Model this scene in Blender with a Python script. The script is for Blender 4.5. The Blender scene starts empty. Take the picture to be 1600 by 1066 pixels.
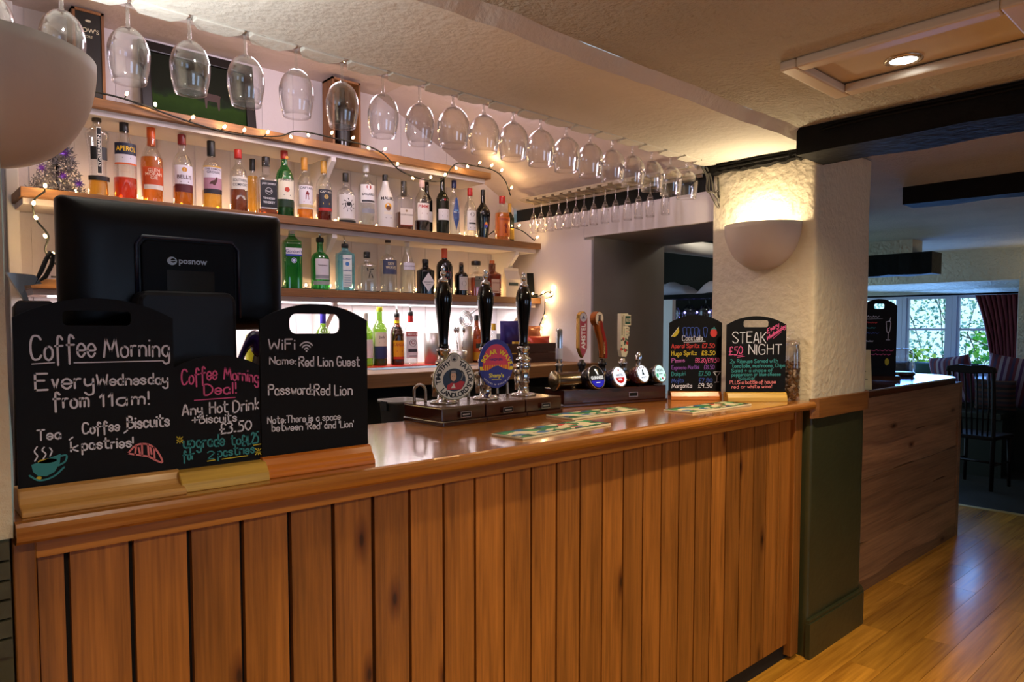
import bpy, bmesh, math, random
from mathutils import Vector, Matrix
random.seed(7)
SC = bpy.context.scene
COL = SC.collection
PI = math.pi
R = math.radians

# ------------------------------------------------------------------ camera
cam_data = bpy.data.cameras.new('camera')
cam = bpy.data.objects.new('camera', cam_data)
COL.objects.link(cam)
yaw, pitch = R(47.9), R(-2.96)
fwd = Vector((math.cos(yaw)*math.cos(pitch), math.sin(yaw)*math.cos(pitch), math.sin(pitch)))
rgt = Vector((math.sin(yaw), -math.cos(yaw), 0))
dwn = fwd.cross(rgt)
mw = Matrix(((rgt.x, -dwn.x, -fwd.x, 0), (rgt.y, -dwn.y, -fwd.y, 0), (rgt.z, -dwn.z, -fwd.z, 1.42), (0, 0, 0, 1)))
cam.matrix_world = mw
cam_data.sensor_width = 36.0
cam_data.lens = 1105.0/1600*36
cam_data.shift_y = 35.5/1600
cam_data.clip_start = 0.05
cam_data.clip_end = 100
SC.camera = cam

# ------------------------------------------------------------------ colour management
SC.view_settings.view_transform = 'Standard'
SC.view_settings.look = 'None'
SC.view_settings.exposure = -0.12
SC.view_settings.gamma = 1.0
SC.view_settings.use_curve_mapping = False
try:
    SC.cycles.transparent_max_bounces = 40
    SC.cycles.max_bounces = 10
    SC.cycles.use_denoising = True
    SC.cycles.sample_clamp_indirect = 4.0
except Exception:
    pass

# ------------------------------------------------------------------ world (overcast daylight outside)
W = bpy.data.worlds.new('daylight')
SC.world = W
W.use_nodes = True
bg = W.node_tree.nodes['Background']
bg.inputs[0].default_value = (0.50, 0.78, 1.0, 1)
bg.inputs[1].default_value = 2.0

def light(name, kind, loc, energy, color, size=0.1, size_y=None, target=None, spot=None, blend=0.5, parent=None, spread=None):
    d = bpy.data.lights.new(name, kind)
    d.energy = energy
    d.color = color
    if kind == 'AREA':
        d.shape = 'RECTANGLE' if size_y else 'SQUARE'
        d.size = size
        if size_y: d.size_y = size_y
        if spread: d.spread = spread
    else:
        d.shadow_soft_size = size
    if kind == 'SPOT':
        d.spot_size = spot; d.spot_blend = blend
    o = bpy.data.objects.new(name, d)
    COL.objects.link(o)
    o.location = loc
    if target is not None:
        o.rotation_euler = (Vector(target)-Vector(loc)).to_track_quat('-Z', 'Y').to_euler()
    if parent: o.parent = parent
    return o

WARM = (1.0, 0.77, 0.46)
WARMW = (1.0, 0.86, 0.68)
COOL = (0.62, 0.78, 1.0)
# customer side: daylight through the two windows behind, warm ceiling spots
light('window_daylight', 'AREA', (0.6, -3.12, 1.45), 10, (0.50, 0.62, 1.0), 1.3, 1.1, target=(1.2, 3, 1.3))
light('window_daylight', 'AREA', (3.6, -3.12, 1.45), 6, (0.45, 0.55, 1.0), 1.3, 1.1, target=(2.4, 3, 1.2))
for (lx, ly, e) in ((-0.3, -0.35, 62), (0.9, -0.35, 78), (2.1, -0.6, 52), (4.4, -0.2, 80)):
    light('ceiling_spot', 'SPOT', (lx, ly, 2.16), e, WARM, 0.04, target=(lx, ly+0.35, 0), spot=R(125), blend=0.7)
# servery: added fill lights out of view, tinted to turn the wall pink-lilac
light('servery_fill', 'POINT', (1.2, 2.45, 2.5), 14, (0.95, 0.84, 0.98), 0.12)
light('servery_fill', 'POINT', (2.0, 2.35, 2.5), 8, (0.95, 0.82, 0.98), 0.12)
# far window daylight
light('far_window_daylight', 'AREA', (8.72, 2.75, 1.38), 34, (0.15, 0.38, 1.0), 1.5, 0.66, target=(6.5, 2.2, 1.3))

# ------------------------------------------------------------------ node helpers / materials
MATS = {}
def new_mat(name):
    m = bpy.data.materials.new(name); m.use_nodes = True
    nt = m.node_tree
    for n in list(nt.nodes): nt.nodes.remove(n)
    out = nt.nodes.new('ShaderNodeOutputMaterial')
    MATS[name] = m
    return m, nt, out
def N(nt, t, **kw):
    n = nt.nodes.new('ShaderNode'+t)
    for k, v in kw.items():
        if k in n.inputs: n.inputs[k].default_value = v
        else: setattr(n, k, v)
    return n
def c4(c): return (c[0], c[1], c[2], 1)
def srgb(h):
    h = h.lstrip('#'); v = [int(h[i:i+2], 16)/255 for i in (0, 2, 4)]
    return tuple(x/12.92 if x <= 0.04045 else ((x+0.055)/1.055)**2.4 for x in v)
def bsdf(nt, out, color, rough, metal=0, spec=0.5, coat=0):
    b = nt.nodes.new('ShaderNodeBsdfPrincipled')
    b.inputs['Base Color'].default_value = c4(color)
    b.inputs['Roughness'].default_value = rough
    b.inputs['Metallic'].default_value = metal
    b.inputs['Specular IOR Level'].default_value = spec
    b.inputs['Coat Weight'].default_value = coat
    b.inputs['Coat Roughness'].default_value = 0.12
    nt.links.new(b.outputs[0], out.inputs[0])
    return b
def M(name, color=(0.5, 0.5, 0.5), rough=0.5, metal=0, spec=0.5, coat=0, bump=0, bscale=80, var=0, vscale=6):
    """plain procedural material with slight noise variation and bump"""
    if name in MATS: return MATS[name]
    if isinstance(color, str): color = srgb(color)
    m, nt, out = new_mat(name)
    b = bsdf(nt, out, color, rough, metal, spec, coat)
    L = nt.links.new
    if var or bump:
        tc = N(nt, 'TexCoord')
    if var:
        n = N(nt, 'TexNoise', Scale=vscale, Detail=4.0)
        L(tc.outputs['Object'], n.inputs['Vector'])
        r = N(nt, 'ValToRGB')
        r.color_ramp.elements[0].position = 0.3; r.color_ramp.elements[1].position = 0.7
        r.color_ramp.elements[0].color = c4([x*(1-var) for x in color])
        r.color_ramp.elements[1].color = c4([min(1, x*(1+var)) for x in color])
        L(n.outputs['Fac'], r.inputs[0]); L(r.outputs[0], b.inputs['Base Color'])
    if bump:
        n2 = N(nt, 'TexNoise', Scale=bscale, Detail=3.0)
        L(tc.outputs['Object'], n2.inputs['Vector'])
        bp = N(nt, 'Bump', Strength=bump, Distance=0.01)
        L(n2.outputs['Fac'], bp.inputs['Height']); L(bp.outputs[0], b.inputs['Normal'])
    return m
def plaster(name, color, rough=0.75, strength=0.5, scale=45, dist=0.02, patch=0.08):
    if isinstance(color, str): color = srgb(color)
    m, nt, out = new_mat(name)
    b = bsdf(nt, out, color, rough, 0, 0.35)
    L = nt.links.new
    tc = N(nt, 'TexCoord')
    n = N(nt, 'TexNoise', Scale=scale, Detail=5.0, Roughness=0.6)
    v = N(nt, 'TexNoise', Scale=scale*0.25, Detail=3.0)
    c = N(nt, 'TexNoise', Scale=1.7, Detail=3.0)
    for q in (n, v, c): L(tc.outputs['Object'], q.inputs['Vector'])
    a = N(nt, 'Math', operation='ADD'); L(n.outputs['Fac'], a.inputs[0]); L(v.outputs['Fac'], a.inputs[1])
    bp = N(nt, 'Bump', Strength=strength, Distance=dist)
    L(a.outputs[0], bp.inputs['Height']); L(bp.outputs[0], b.inputs['Normal'])
    r = N(nt, 'ValToRGB')
    r.color_ramp.elements[0].position = 0.35; r.color_ramp.elements[1].position = 0.65
    r.color_ramp.elements[0].color = c4([x*(1-patch) for x in color]); r.color_ramp.elements[1].color = c4([min(1, x*(1+patch)) for x in color])
    L(c.outputs['Fac'], r.inputs[0]); L(r.outputs[0], b.inputs['Base Color'])
    return m
def wood(name, dark, light_, grain='Z', scale=1.0, rough=0.4, coat=0.0, island=0.25, knots=0.0, bump=0.15, stretch=14, spec=0.5):
    """procedural wood: noise stretched along GRAIN, ring distortion, tone per island (per plank)"""
    if isinstance(dark, str): dark = srgb(dark)
    if isinstance(light_, str): light_ = srgb(light_)
    m, nt, out = new_mat(name)
    b = bsdf(nt, out, light_, rough, 0, spec, coat)
    L = nt.links.new
    tc = N(nt, 'TexCoord'); geo = N(nt, 'NewGeometry')
    mp = N(nt, 'Mapping')
    s = [stretch*scale]*3
    s['XYZ'.index(grain)] = 1.1*scale
    mp.inputs['Scale'].default_value = s
    off = N(nt, 'VectorMath', operation='SCALE'); off.inputs[0].default_value = (37.1, 53.7, 71.3)
    L(geo.outputs['Random Per Island'], off.inputs['Scale'])
    ad = N(nt, 'VectorMath', operation='ADD'); L(tc.outputs['Object'], ad.inputs[0]); L(off.outputs[0], ad.inputs[1])
    L(ad.outputs[0], mp.inputs['Vector'])
    n1 = N(nt, 'TexNoise', Scale=1.0, Detail=6.0, Roughness=0.62, Distortion=0.6); L(mp.outputs[0], n1.inputs['Vector'])
    mp2 = N(nt, 'Mapping'); s2 = [stretch*8*scale]*3; s2['XYZ'.index(grain)] = 3*scale
    mp2.inputs['Scale'].default_value = s2; L(ad.outputs[0], mp2.inputs['Vector'])
    n2 = N(nt, 'TexNoise', Scale=1.0, Detail=3.0); L(mp2.outputs[0], n2.inputs['Vector'])
    mx = N(nt, 'Math', operation='MULTIPLY_ADD'); L(n2.outputs['Fac'], mx.inputs[0]); mx.inputs[1].default_value = 0.45; 
    mm = N(nt, 'Math', operation='MULTIPLY'); L(n1.outputs['Fac'], mm.inputs[0]); mm.inputs[1].default_value = 0.62
    L(mm.outputs[0], mx.inputs[2])
    r = N(nt, 'ValToRGB'); e = r.color_ramp.elements
    e[0].position = 0.26; e[0].color = c4(dark); e[1].position = 0.70; e[1].color = c4(light_)
    L(mx.outputs[0], r.inputs[0])
    col = r.outputs[0]
    if knots:
        # knots: a flat cell pattern across and along the grain, most cells left plain
        vk = N(nt, 'TexVoronoi', Scale=1.0); vk.voronoi_dimensions = '2D'
        sx = N(nt, 'SeparateXYZ'); L(ad.outputs[0], sx.inputs[0]); cb = N(nt, 'CombineXYZ')
        ca, cg = ('X', 'Z') if grain == 'Z' else ('Z', 'X')
        for src, dst, sc_ in ((ca, 'X', 7.5), (cg, 'Y', 2.6)):
            mu = N(nt, 'Math', operation='MULTIPLY'); L(sx.outputs[src], mu.inputs[0]); mu.inputs[1].default_value = sc_; L(mu.outputs[0], cb.inputs[dst])
        L(cb.outputs[0], vk.inputs['Vector'])
        kr = N(nt, 'ValToRGB'); ke = kr.color_ramp.elements
        ke[0].position = 0.025; ke[0].color = (0.10, 0.06, 0.04, 1); ke[1].position = 0.17; ke[1].color = (1, 1, 1, 1)
        k2 = ke.new(0.055); k2.color = (0.42, 0.30, 0.22, 1)
        L(vk.outputs['Distance'], kr.inputs[0])
        sc2 = N(nt, 'SeparateColor'); L(vk.outputs['Color'], sc2.inputs[0])
        gt = N(nt, 'Math', operation='GREATER_THAN'); L(sc2.outputs[0], gt.inputs[0]); gt.inputs[1].default_value = 1-knots
        mk = N(nt, 'MixRGB', blend_type='MULTIPLY'); L(gt.outputs[0], mk.inputs[0]); L(col, mk.inputs[1]); L(kr.outputs[0], mk.inputs[2]); col = mk.outputs[0]
    if island:
        hs = N(nt, 'HueSaturation')
        mr = N(nt, 'MapRange'); mr.inputs[3].default_value = 1-island; mr.inputs[4].default_value = 1+island
        L(geo.outputs['Random Per Island'], mr.inputs[0]); L(mr.outputs[0], hs.inputs['Value'])
        L(col, hs.inputs['Color']); col = hs.outputs[0]
    L(col, b.inputs['Base Color'])
    bp = N(nt, 'Bump', Strength=bump, Distance=0.004); L(mx.outputs[0], bp.inputs['Height']); L(bp.outputs[0], b.inputs['Normal'])
    return m
def glass(name, tint=(1, 1, 1), edge=0.75, base=0.04, rough=0.02, body=0.0, bodycol=None, power=2.5):
    """thin clear or tinted glass: tinted see-through with a mirror sheen that grows at grazing angles"""
    if name in MATS: return MATS[name]
    m, nt, out = new_mat(name); L = nt.links.new
    tr = N(nt, 'BsdfTransparent'); tr.inputs[0].default_value = c4(tint)
    gl = N(nt, 'BsdfGlossy'); gl.inputs['Roughness'].default_value = rough; gl.inputs[0].default_value = (1, 1, 1, 1)
    first = tr.outputs[0]
    if body:
        df = N(nt, 'BsdfDiffuse'); df.inputs[0].default_value = c4(bodycol or tint)
        tl = N(nt, 'BsdfTranslucent'); tl.inputs[0].default_value = c4(bodycol or tint)
        h = N(nt, 'MixShader'); h.inputs[0].default_value = 0.5; L(df.outputs[0], h.inputs[1]); L(tl.outputs[0], h.inputs[2])
        h2 = N(nt, 'MixShader'); h2.inputs[0].default_value = body; L(tr.outputs[0], h2.inputs[1]); L(h.outputs[0], h2.inputs[2])
        first = h2.outputs[0]
    lw = N(nt, 'LayerWeight'); lw.inputs[0].default_value = 0.5
    pw = N(nt, 'Math', operation='POWER'); L(lw.outputs['Facing'], pw.inputs[0]); pw.inputs[1].default_value = power
    ma = N(nt, 'Math', operation='MULTIPLY_ADD'); L(pw.outputs[0], ma.inputs[0]); ma.inputs[1].default_value = edge; ma.inputs[2].default_value = base
    mx = N(nt, 'MixShader'); L(ma.outputs[0], mx.inputs[0]); L(first, mx.inputs[1]); L(gl.outputs[0], mx.inputs[2])
    L(mx.outputs[0], out.inputs[0])
    return m
def emit(name, color, strength):
    if name in MATS: return MATS[name]
    if isinstance(color, str): color = srgb(color)
    m, nt, out = new_mat(name)
    e = N(nt, 'Emission'); e.inputs[0].default_value = c4(color); e.inputs[1].default_value = strength
    nt.links.new(e.outputs[0], out.inputs[0])
    return m

# ------------------------------------------------------------------ mesh builder
class MB:
    def __init__(s): s.v = []; s.f = []; s.m = []; s.sm = []
    def add(s, vs, fs, mi=0, smooth=False, mat=None):
        o = len(s.v)
        if mat is not None: vs = [tuple(mat @ Vector(p)) for p in vs]
        s.v += [tuple(p) for p in vs]
        for f in fs: s.f.append(tuple(i+o for i in f)); s.m.append(mi); s.sm.append(smooth)
        return s
    def box(s, x0, x1, y0, y1, z0, z1, mi=0, mat=None):
        vs = [(x0,y0,z0),(x1,y0,z0),(x1,y1,z0),(x0,y1,z0),(x0,y0,z1),(x1,y0,z1),(x1,y1,z1),(x0,y1,z1)]
        return s.add(vs, [(3,2,1,0),(4,5,6,7),(0,1,5,4),(1,2,6,5),(2,3,7,6),(3,0,4,7)], mi, False, mat)
    def lathe(s, prof, segs=32, mi=0, mat=None, n=2.0, ry=1.0, smooth=True, cap0=False, cap1=False, mis=None):
        """PROF (r, z) bottom to top; superellipse exponent n; ry depth ratio"""
        vs = []; fs = []
        for r, z in prof:
            for k in range(segs):
                a = 2*PI*(k+0.5)/segs
                c, q = math.cos(a), math.sin(a)
                if n != 2.0:
                    c = math.copysign(abs(c)**(2/n), c); q = math.copysign(abs(q)**(2/n), q)
                vs.append((r*c, r*ry*q, z))
        o = len(s.v)
        if mat is not None: vs = [tuple(mat @ Vector(p)) for p in vs]
        s.v += vs
        for i in range(len(prof)-1):
            for k in range(segs):
                k2 = (k+1) % segs
                s.f.append((o+i*segs+k, o+i*segs+k2, o+(i+1)*segs+k2, o+(i+1)*segs+k))
                s.m.append(mis[i] if mis else mi); s.sm.append(smooth)
        if cap0: s.f.append(tuple(o+k for k in reversed(range(segs)))); s.m.append(mis[0] if mis else mi); s.sm.append(False)
        if cap1: s.f.append(tuple(o+(len(prof)-1)*segs+k for k in range(segs))); s.m.append(mis[-1] if mis else mi); s.sm.append(False)
        return s
    def tube(s, pts, r, segs=8, mi=0, closed=False, mat=None, caps=True):
        pts = [Vector(p) for p in pts]; n = len(pts)
        rr = r if isinstance(r, (list, tuple)) else [r]*n
        up = Vector((0, 0, 1)); vs = []; prev = None
        for i, p in enumerate(pts):
            if closed: t = pts[(i+1) % n]-pts[i-1]
            else: t = pts[min(i+1, n-1)]-pts[max(i-1, 0)]
            if t.length < 1e-9: t = Vector((0, 0, 1))
            t.normalize()
            if prev is None:
                a = t.cross(up)
                if a.length < 1e-3: a = t.cross(Vector((1, 0, 0)))
            else:
                a = prev - t*prev.dot(t)
                if a.length < 1e-6: a = t.cross(up)
            a.normalize(); prev = a; b = t.cross(a)
            for k in range(segs):
                g = 2*PI*k/segs
                vs.append(tuple(p + (a*math.cos(g)+b*math.sin(g))*rr[i]))
        fs = []
        for i in range(n if closed else n-1):
            j = (i+1) % n
            for k in range(segs):
                k2 = (k+1) % segs
                fs.append((i*segs+k, i*segs+k2, j*segs+k2, j*segs+k))
        if caps and not closed:
            fs.append(tuple(reversed(range(segs)))); fs.append(tuple((n-1)*segs+k for k in range(segs)))
        return s.add(vs, fs, mi, True, mat)
    def prism(s, poly, a0, a1, axis='Y', mi=0, mat=None, smooth=False):
        """extrude the closed 2-D polygon along AXIS from a0 to a1; polygon plane: Y->(x,z) Z->(x,y) X->(y,z)"""
        def P(p, a):
            return {'Y': (p[0], a, p[1]), 'Z': (p[0], p[1], a), 'X': (a, p[0], p[1])}[axis]
        n = len(poly)
        vs = [P(p, a0) for p in poly]+[P(p, a1) for p in poly]
        fs = [tuple(range(n)), tuple(reversed(range(n, 2*n)))]+[(i, i+n, (i+1) % n+n, (i+1) % n) for i in range(n)]
        return s.add(vs, fs, mi, smooth, mat)
    def sphere(s, c, r, mi=0, seg=12, rings=8, sc=(1, 1, 1), mat=None):
        vs = [(c[0], c[1], c[2]-r*sc[2])]
        for i in range(1, rings):
            t = PI*i/rings
            for k in range(seg):
                a = 2*PI*k/seg
                vs.append((c[0]+r*sc[0]*math.sin(t)*math.cos(a), c[1]+r*sc[1]*math.sin(t)*math.sin(a), c[2]-r*sc[2]*math.cos(t)))
        vs.append((c[0], c[1], c[2]+r*sc[2]))
        fs = [(0, 1+(k+1) % seg, 1+k) for k in range(seg)]
        for i in range(rings-2):
            for k in range(seg):
                a = 1+i*seg+k; b = 1+i*seg+(k+1) % seg
                fs.append((a, b, b+seg, a+seg))
        e = len(vs)-1; q = 1+(rings-2)*seg
        fs += [(q+k, q+(k+1) % seg, e) for k in range(seg)]
        return s.add(vs, fs, mi, True, mat)
    def build(s, name, mats, parent=None, bevel=0, fix=True):
        me = bpy.data.meshes.new(name)
        me.from_pydata(s.v, [], s.f)
        if not isinstance(mats, (list, tuple)): mats = [mats]
        for m in mats: me.materials.append(m)
        me.polygons.foreach_set('material_index', s.m)
        me.polygons.foreach_set('use_smooth', s.sm)
        if fix:
            bm = bmesh.new(); bm.from_mesh(me)
            bmesh.ops.recalc_face_normals(bm, faces=bm.faces)
            bm.to_mesh(me); bm.free()
        me.update()
        o = bpy.data.objects.new(name, me)
        COL.objects.link(o)
        if parent is not None: o.parent = parent
        if bevel:
            b = o.modifiers.new('bevel', 'BEVEL'); b.width = bevel; b.segments = 2; b.limit_method = 'ANGLE'; b.angle_limit = R(40)
        return o
def tag(o, label, cat, group=None):
    o['label'] = label; o['category'] = cat
    if group: o['group'] = group
    return o
def thing(name, label, cat, loc=(0, 0, 0), rz=0, group=None):
    o = bpy.data.objects.new(name, None); COL.objects.link(o)
    o.empty_display_size = 0.05
    o.location = loc; o.rotation_euler = (0, 0, rz)
    return tag(o, label, cat, group)
def struct(o):
    if o.parent is None: o['kind'] = 'structure'
    return o
def kids(o): return [c for c in bpy.data.objects if c.parent == o]
def dup(root, loc, rz=0, label=None, group=None, children=None):
    r = root.copy(); COL.objects.link(r); r.location = loc; r.rotation_euler = (0, 0, rz)
    if label: r['label'] = label
    if group: r['group'] = group
    def rec(src, dst):
        for ch in list(children[src.name] if children and src.name in children else kids(src)):
            c = ch.copy(); COL.objects.link(c); c.parent = dst
            rec(ch, c)
    rec(root, r)
    return r
def catmull(pts, k=6, closed=False):
    pts = [Vector(p) for p in pts]
    if len(pts) < 3: return pts
    out = []; n = len(pts)
    for i in range(n if closed else n-1):
        p0 = pts[i-1] if (i > 0 or closed) else pts[0]*2-pts[1]
        p1 = pts[i]; p2 = pts[(i+1) % n]
        p3 = pts[(i+2) % n] if (i+2 < n or closed) else pts[-1]*2-pts[-2]
        for j in range(k):
            t = j/k
            out.append(0.5*((2*p1)+(p2-p0)*t+(2*p0-5*p1+4*p2-p3)*t*t+(3*p1-p0-3*p2+p3)*t**3))
    if not closed: out.append(pts[-1])
    return out
def T3(x, y, z, rz=0, rx=0, ry=0, s=1):
    return Matrix.Translation((x, y, z)) @ Matrix.Rotation(rz, 4, 'Z') @ Matrix.Rotation(ry, 4, 'Y') @ Matrix.Rotation(rx, 4, 'X') @ Matrix.Scale(s, 4)

# ------------------------------------------------------------------ lettering
_FC = {}
def text_mesh(t, bold=0.0):
    key = (t, bold)
    if key in _FC: return _FC[key]
    cu = bpy.data.curves.new('lettering', 'FONT'); cu.body = t; cu.size = 1; cu.resolution_u = 3
    cu.offset = bold; cu.align_x = 'CENTER'
    o = bpy.data.objects.new('lettering_tmp', cu); COL.objects.link(o)
    dg = bpy.context.evaluated_depsgraph_get()
    me = o.evaluated_get(dg).to_mesh()
    vs = [tuple(v.co) for v in me.vertices]; fs = [tuple(p.vertices) for p in me.polygons]
    o.evaluated_get(dg).to_mesh_clear()
    bpy.data.objects.remove(o); bpy.data.curves.remove(cu)
    if vs:
        x0 = min(v[0] for v in vs); x1 = max(v[0] for v in vs); y0 = min(v[1] for v in vs); y1 = max(v[1] for v in vs)
        vs = [((v[0]-(x0+x1)/2), v[1]-y0) for v in vs]; _FC[key] = (vs, fs, x1-x0, y1-y0)
    else: _FC[key] = ([], [], 1, 1)
    return _FC[key]

GL = {
'A':"0d2k4d 1f3f",'B':"0d0k 0k2k3j3i2h0h 2h4g4e2d0d",'C':"4j3k1k0i0f1d3d4e",'D':"0d0k 0k2k4i4f2d0d",'E':"4k0k 0k0d 0d4d 0h3h",'F':"0k0d 0k4k 0h3h",
'G':"4j3k1k0i0f1d3d4e4g 4g2g",'H':"0k0d 4k4d 0h4h",'I':"0k0d",'J':"3k3f2d1d0e",'K':"0k0d 4k0g 1h4d",'L':"0k0d 0d3d",'M':"0d1k 1k3f 3f5k 5k6d",'N':"0d0k 0k4d 4d4k",
'O':"2k0i0f2d4f4i2k",'P':"0d0k 0k3k4j4i3h0h",'R':"0d0k 0k3k4j4i3h0h 1h4d",'S':"4j3k1k0j0i4f4e3d1d0e",'T':"0k4k 2k2d",'U':"0k0f1d3d4f4k",'V':"0k2d 2d4k",
'W':"0k1d 1d3i 3i5d 5d6k",'X':"0k4d 4k0d",'Y':"0k2h 4k2h 2h2d",'Z':"0k4k 4k0d 0d4d",
'a':"3h1h0g0e1d2d3f 3h3d",'b':"0k0d 0g1h2h3g3e2d1d0e",'c':"3g2h1h0g0e1d2d3e",'d':"3k3d 3g2h1h0g0e1d2d3e",'e':"0f3f3g2h1h0g0e1d2d3e",'f':"3j2k1j1b 0h3h",
'g':"3h1h0g0e1d2d3f 3h3b2a1a0b",'h':"0k0d 0g1h2h3g3d",'i':"0h0d 0j0j",'j':"1h1b0a 1j1k",'k':"0k0d 2h0f 0f2d",'l':"0k0d",'m':"0h0d 0g1h2g2d 2g3h4g4d",'n':"0h0d 0g1h2h3g3d",
'o':"1h0g0e1d2d3e3g2h1h",'p':"0h0a 0g1h2h3g3e2d1d0e",'q':"3h3a 3g2h1h0g0e1d2d3e",'r':"0h0d 0g1h2h",'s':"3g2h1h0g2f3e2d1d0e",'t':"1k1e2d3d 0i3i",'u':"0h0e1d2d3e 3h3d",
'v':"0h1d 1d2h",'w':"0h1d 1d2g 2g3d 3d4h",'x':"0h3d 3h0d",'y':"0h0f1e3f 3h3b2a1a0b",'z':"0h3h 3h0d 0d3d",
'0':"2k0i0f2d4f4i2k",'1':"0i1k 1k1d",'2':"0j1k3k4j4i0d 0d4d",'3':"0k2k3j3i1h 1h3g3e2d0d",'4':"3d3k 3k0f 0f4f",'5':"4k1k 1k1h 1h3h4f3d0d",'6':"3k1i0f0e1d3d4e4f3g1g0f",
'7':"0k4k 4k1d",'8':"2h0i0j2k4j4i2h0f0e2d4e4f2h",'9':"4i3h1h0i0j1k3k4j4i3d",'£':"4j3k2k1j1e0d 0d4d 0g3g",'!':"0k0g 0d0d",'.':"0d1d",',':"1d0b",':':"0d0d 0g0g",
'+':"0g4g 2i2e","'":"0k0i",'-':"0g3g",'/':"0a3k",'&':"0k0d 2h0f 0f2d",'*':"0d4k 4d0k 0g4g 2d2k"}
GW = {'I':0,'i':0,'l':0,'!':0,':':0,"'":0,'1':1,'.':1,',':1,'j':1,'t':3,'f':3,'r':2,'v':2,'k':2,'J':3,'L':3}
_gc = {}
def glyph(ch):
    if ch not in _gc:
        st = []
        for tok in GL[ch].split():
            st.append([(int(tok[i]), ord(tok[i+1])-100) for i in range(0, len(tok), 2)])
        w = max(p[0] for q in st for p in q)
        _gc[ch] = (st, w)
    return _gc[ch]
def ribbon(mb, pts, w, to3, mi=0):
    """flat pen stroke of width w through 2-D pts; to3 maps (u, v) to 3-D"""
    P = [Vector(p).to_2d() if not isinstance(p, Vector) else p.to_2d() for p in pts]
    Q = [P[0]]
    for p in P[1:]:
        if (p-Q[-1]).length > 1e-5: Q.append(p)
    if len(Q) == 1: Q.append(Q[0]+Vector((w*0.2, 0)))
    n = len(Q); vs = []; fs = []
    for i, p in enumerate(Q):
        t = (Q[min(i+1, n-1)]-Q[max(i-1, 0)])
        if t.length < 1e-9: t = Vector((1, 0))
        t.normalize(); nn = Vector((-t.y, t.x))*w/2
        vs.append(p+nn); vs.append(p-nn)
    for i in range(n-1): fs.append((2*i, 2*i+1, 2*i+3, 2*i+2))
    for end in (0, n-1):
        d = (Q[0]-Q[1]) if end == 0 else (Q[-1]-Q[-2])
        a0 = math.atan2(d.y, d.x)
        b = len(vs); vs += [Q[end]+Vector((math.cos(a0+g), math.sin(a0+g)))*w/2 for g in [PI*(k/4-0.5) for k in range(5)]]
        fs.append(tuple(range(b, b+5)))
    mb.add([to3(v.x, v.y) for v in vs], fs, mi)
def chalk(mb, txt, u0, v0, u1, v1, h, to3, mi=0, pen=0.0035):
    """handwritten line of text from (u0,v0) to (u1,v1), capital height h"""
    if txt == '_': ribbon(mb, [(u0, v0), (u1, v1)], pen, to3, mi); return
    pos = []; x = 0
    for ch in txt:
        if ch == ' ': x += 2.6; continue
        st, w = glyph(ch); pos.append((ch, x, st)); x += w+1.5
    tot = max(x-1.5, 0.8)
    ux, uy = (u1-u0)/tot, (v1-v0)/tot
    sv = h/7
    rnd = random.Random(len(txt)*13+ord(txt[0]))
    for ch, x0, st in pos:
        jx, jy = rnd.uniform(-.15, .15), rnd.uniform(-.25, .25)
        for q in st:
            pts = [(p[0]+x0+jx, p[1]+jy, 0) for p in q]
            pts = catmull(pts, 5) if len(pts) > 2 else [Vector(p) for p in pts]
            ribbon(mb, [(u0+p[0]*ux, v0+p[0]*uy+p[1]*sv) for p in pts], pen, to3, mi)

# ================================================================== SETTING
m_ceil = plaster('ceiling_plaster', (0.45, 0.415, 0.34), 0.85, 0.9, 55, 0.02)
m_ceil_s = plaster('ceiling_smooth', (0.66, 0.63, 0.56), 0.8, 0.35, 40, 0.015)
m_wallp = plaster('servery_paint', (0.62, 0.56, 0.57), 0.6, 0.12, 30, 0.01, 0.03)
m_cream = plaster('pillar_plaster', (0.60, 0.53, 0.40), 0.55, 0.4, 30, 0.02, 0.06)
m_cream2 = plaster('far_plaster', (0.55, 0.50, 0.38), 0.8, 0.8, 30, 0.03)
m_grey = M('grey_paint', '#6e6860', 0.5, var=0.06)
m_taupe = M('taupe_paint', '#a0968a', 0.55, var=0.05)
m_olive = M('olive_paint', '#363823', 0.35, bump=0.15, bscale=30, var=0.1)
m_olived = M('dark_olive_paint', '#1f2116', 0.5, var=0.1)
m_black = M('black_timber', '#0c0b0a', 0.7, spec=.15, bump=0.5, bscale=25, var=0.3, vscale=10)
m_white = M('white_paint', '#d9d3cf', 0.5, var=0.03)
m_oak = wood('oak_planks', '#4c2a08', '#a4682a', 'Z', 1.45, 0.42, 0.15, 0.24, 0.2)
m_oakx = wood('oak_rail', '#70400f', '#c0802f', 'X', 1.0, 0.42, 0.15, 0.1)
m_top = wood('varnished_top', '#6b3c10', '#b57430', 'X', 0.8, 0.20, 0.7, 0.0, bump=0.08)
m_floor = wood('floor_boards', '#7c490d', '#e0a038', 'X', 0.8, 0.26, 0.3, 0.22, bump=0.08, stretch=11)
m_shelf = wood('shelf_wood', '#5b3a1e', '#9a6b3d', 'X', 1.2, 0.5, 0.0, 0.1)
m_dado = wood('dado_wood', '#5a3312', '#93602c', 'X', 1.2, 0.45, 0.1, 0.1)
m_darkw = wood('dark_mahogany', '#1c0a05', '#3d1a0d', 'X', 1.4, 0.22, 0.6, 0.1, bump=0.05)
m_elm = wood('elm_boards', '#503220', '#a37955', 'X', 0.9, 0.5, 0.0, 0.35, 0.08)
m_carpet = M('dark_carpet', '#191712', 0.95, bump=0.6, bscale=300, var=0.25, vscale=40)
m_void = M('dark_void', '#050505', 0.8)

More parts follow.
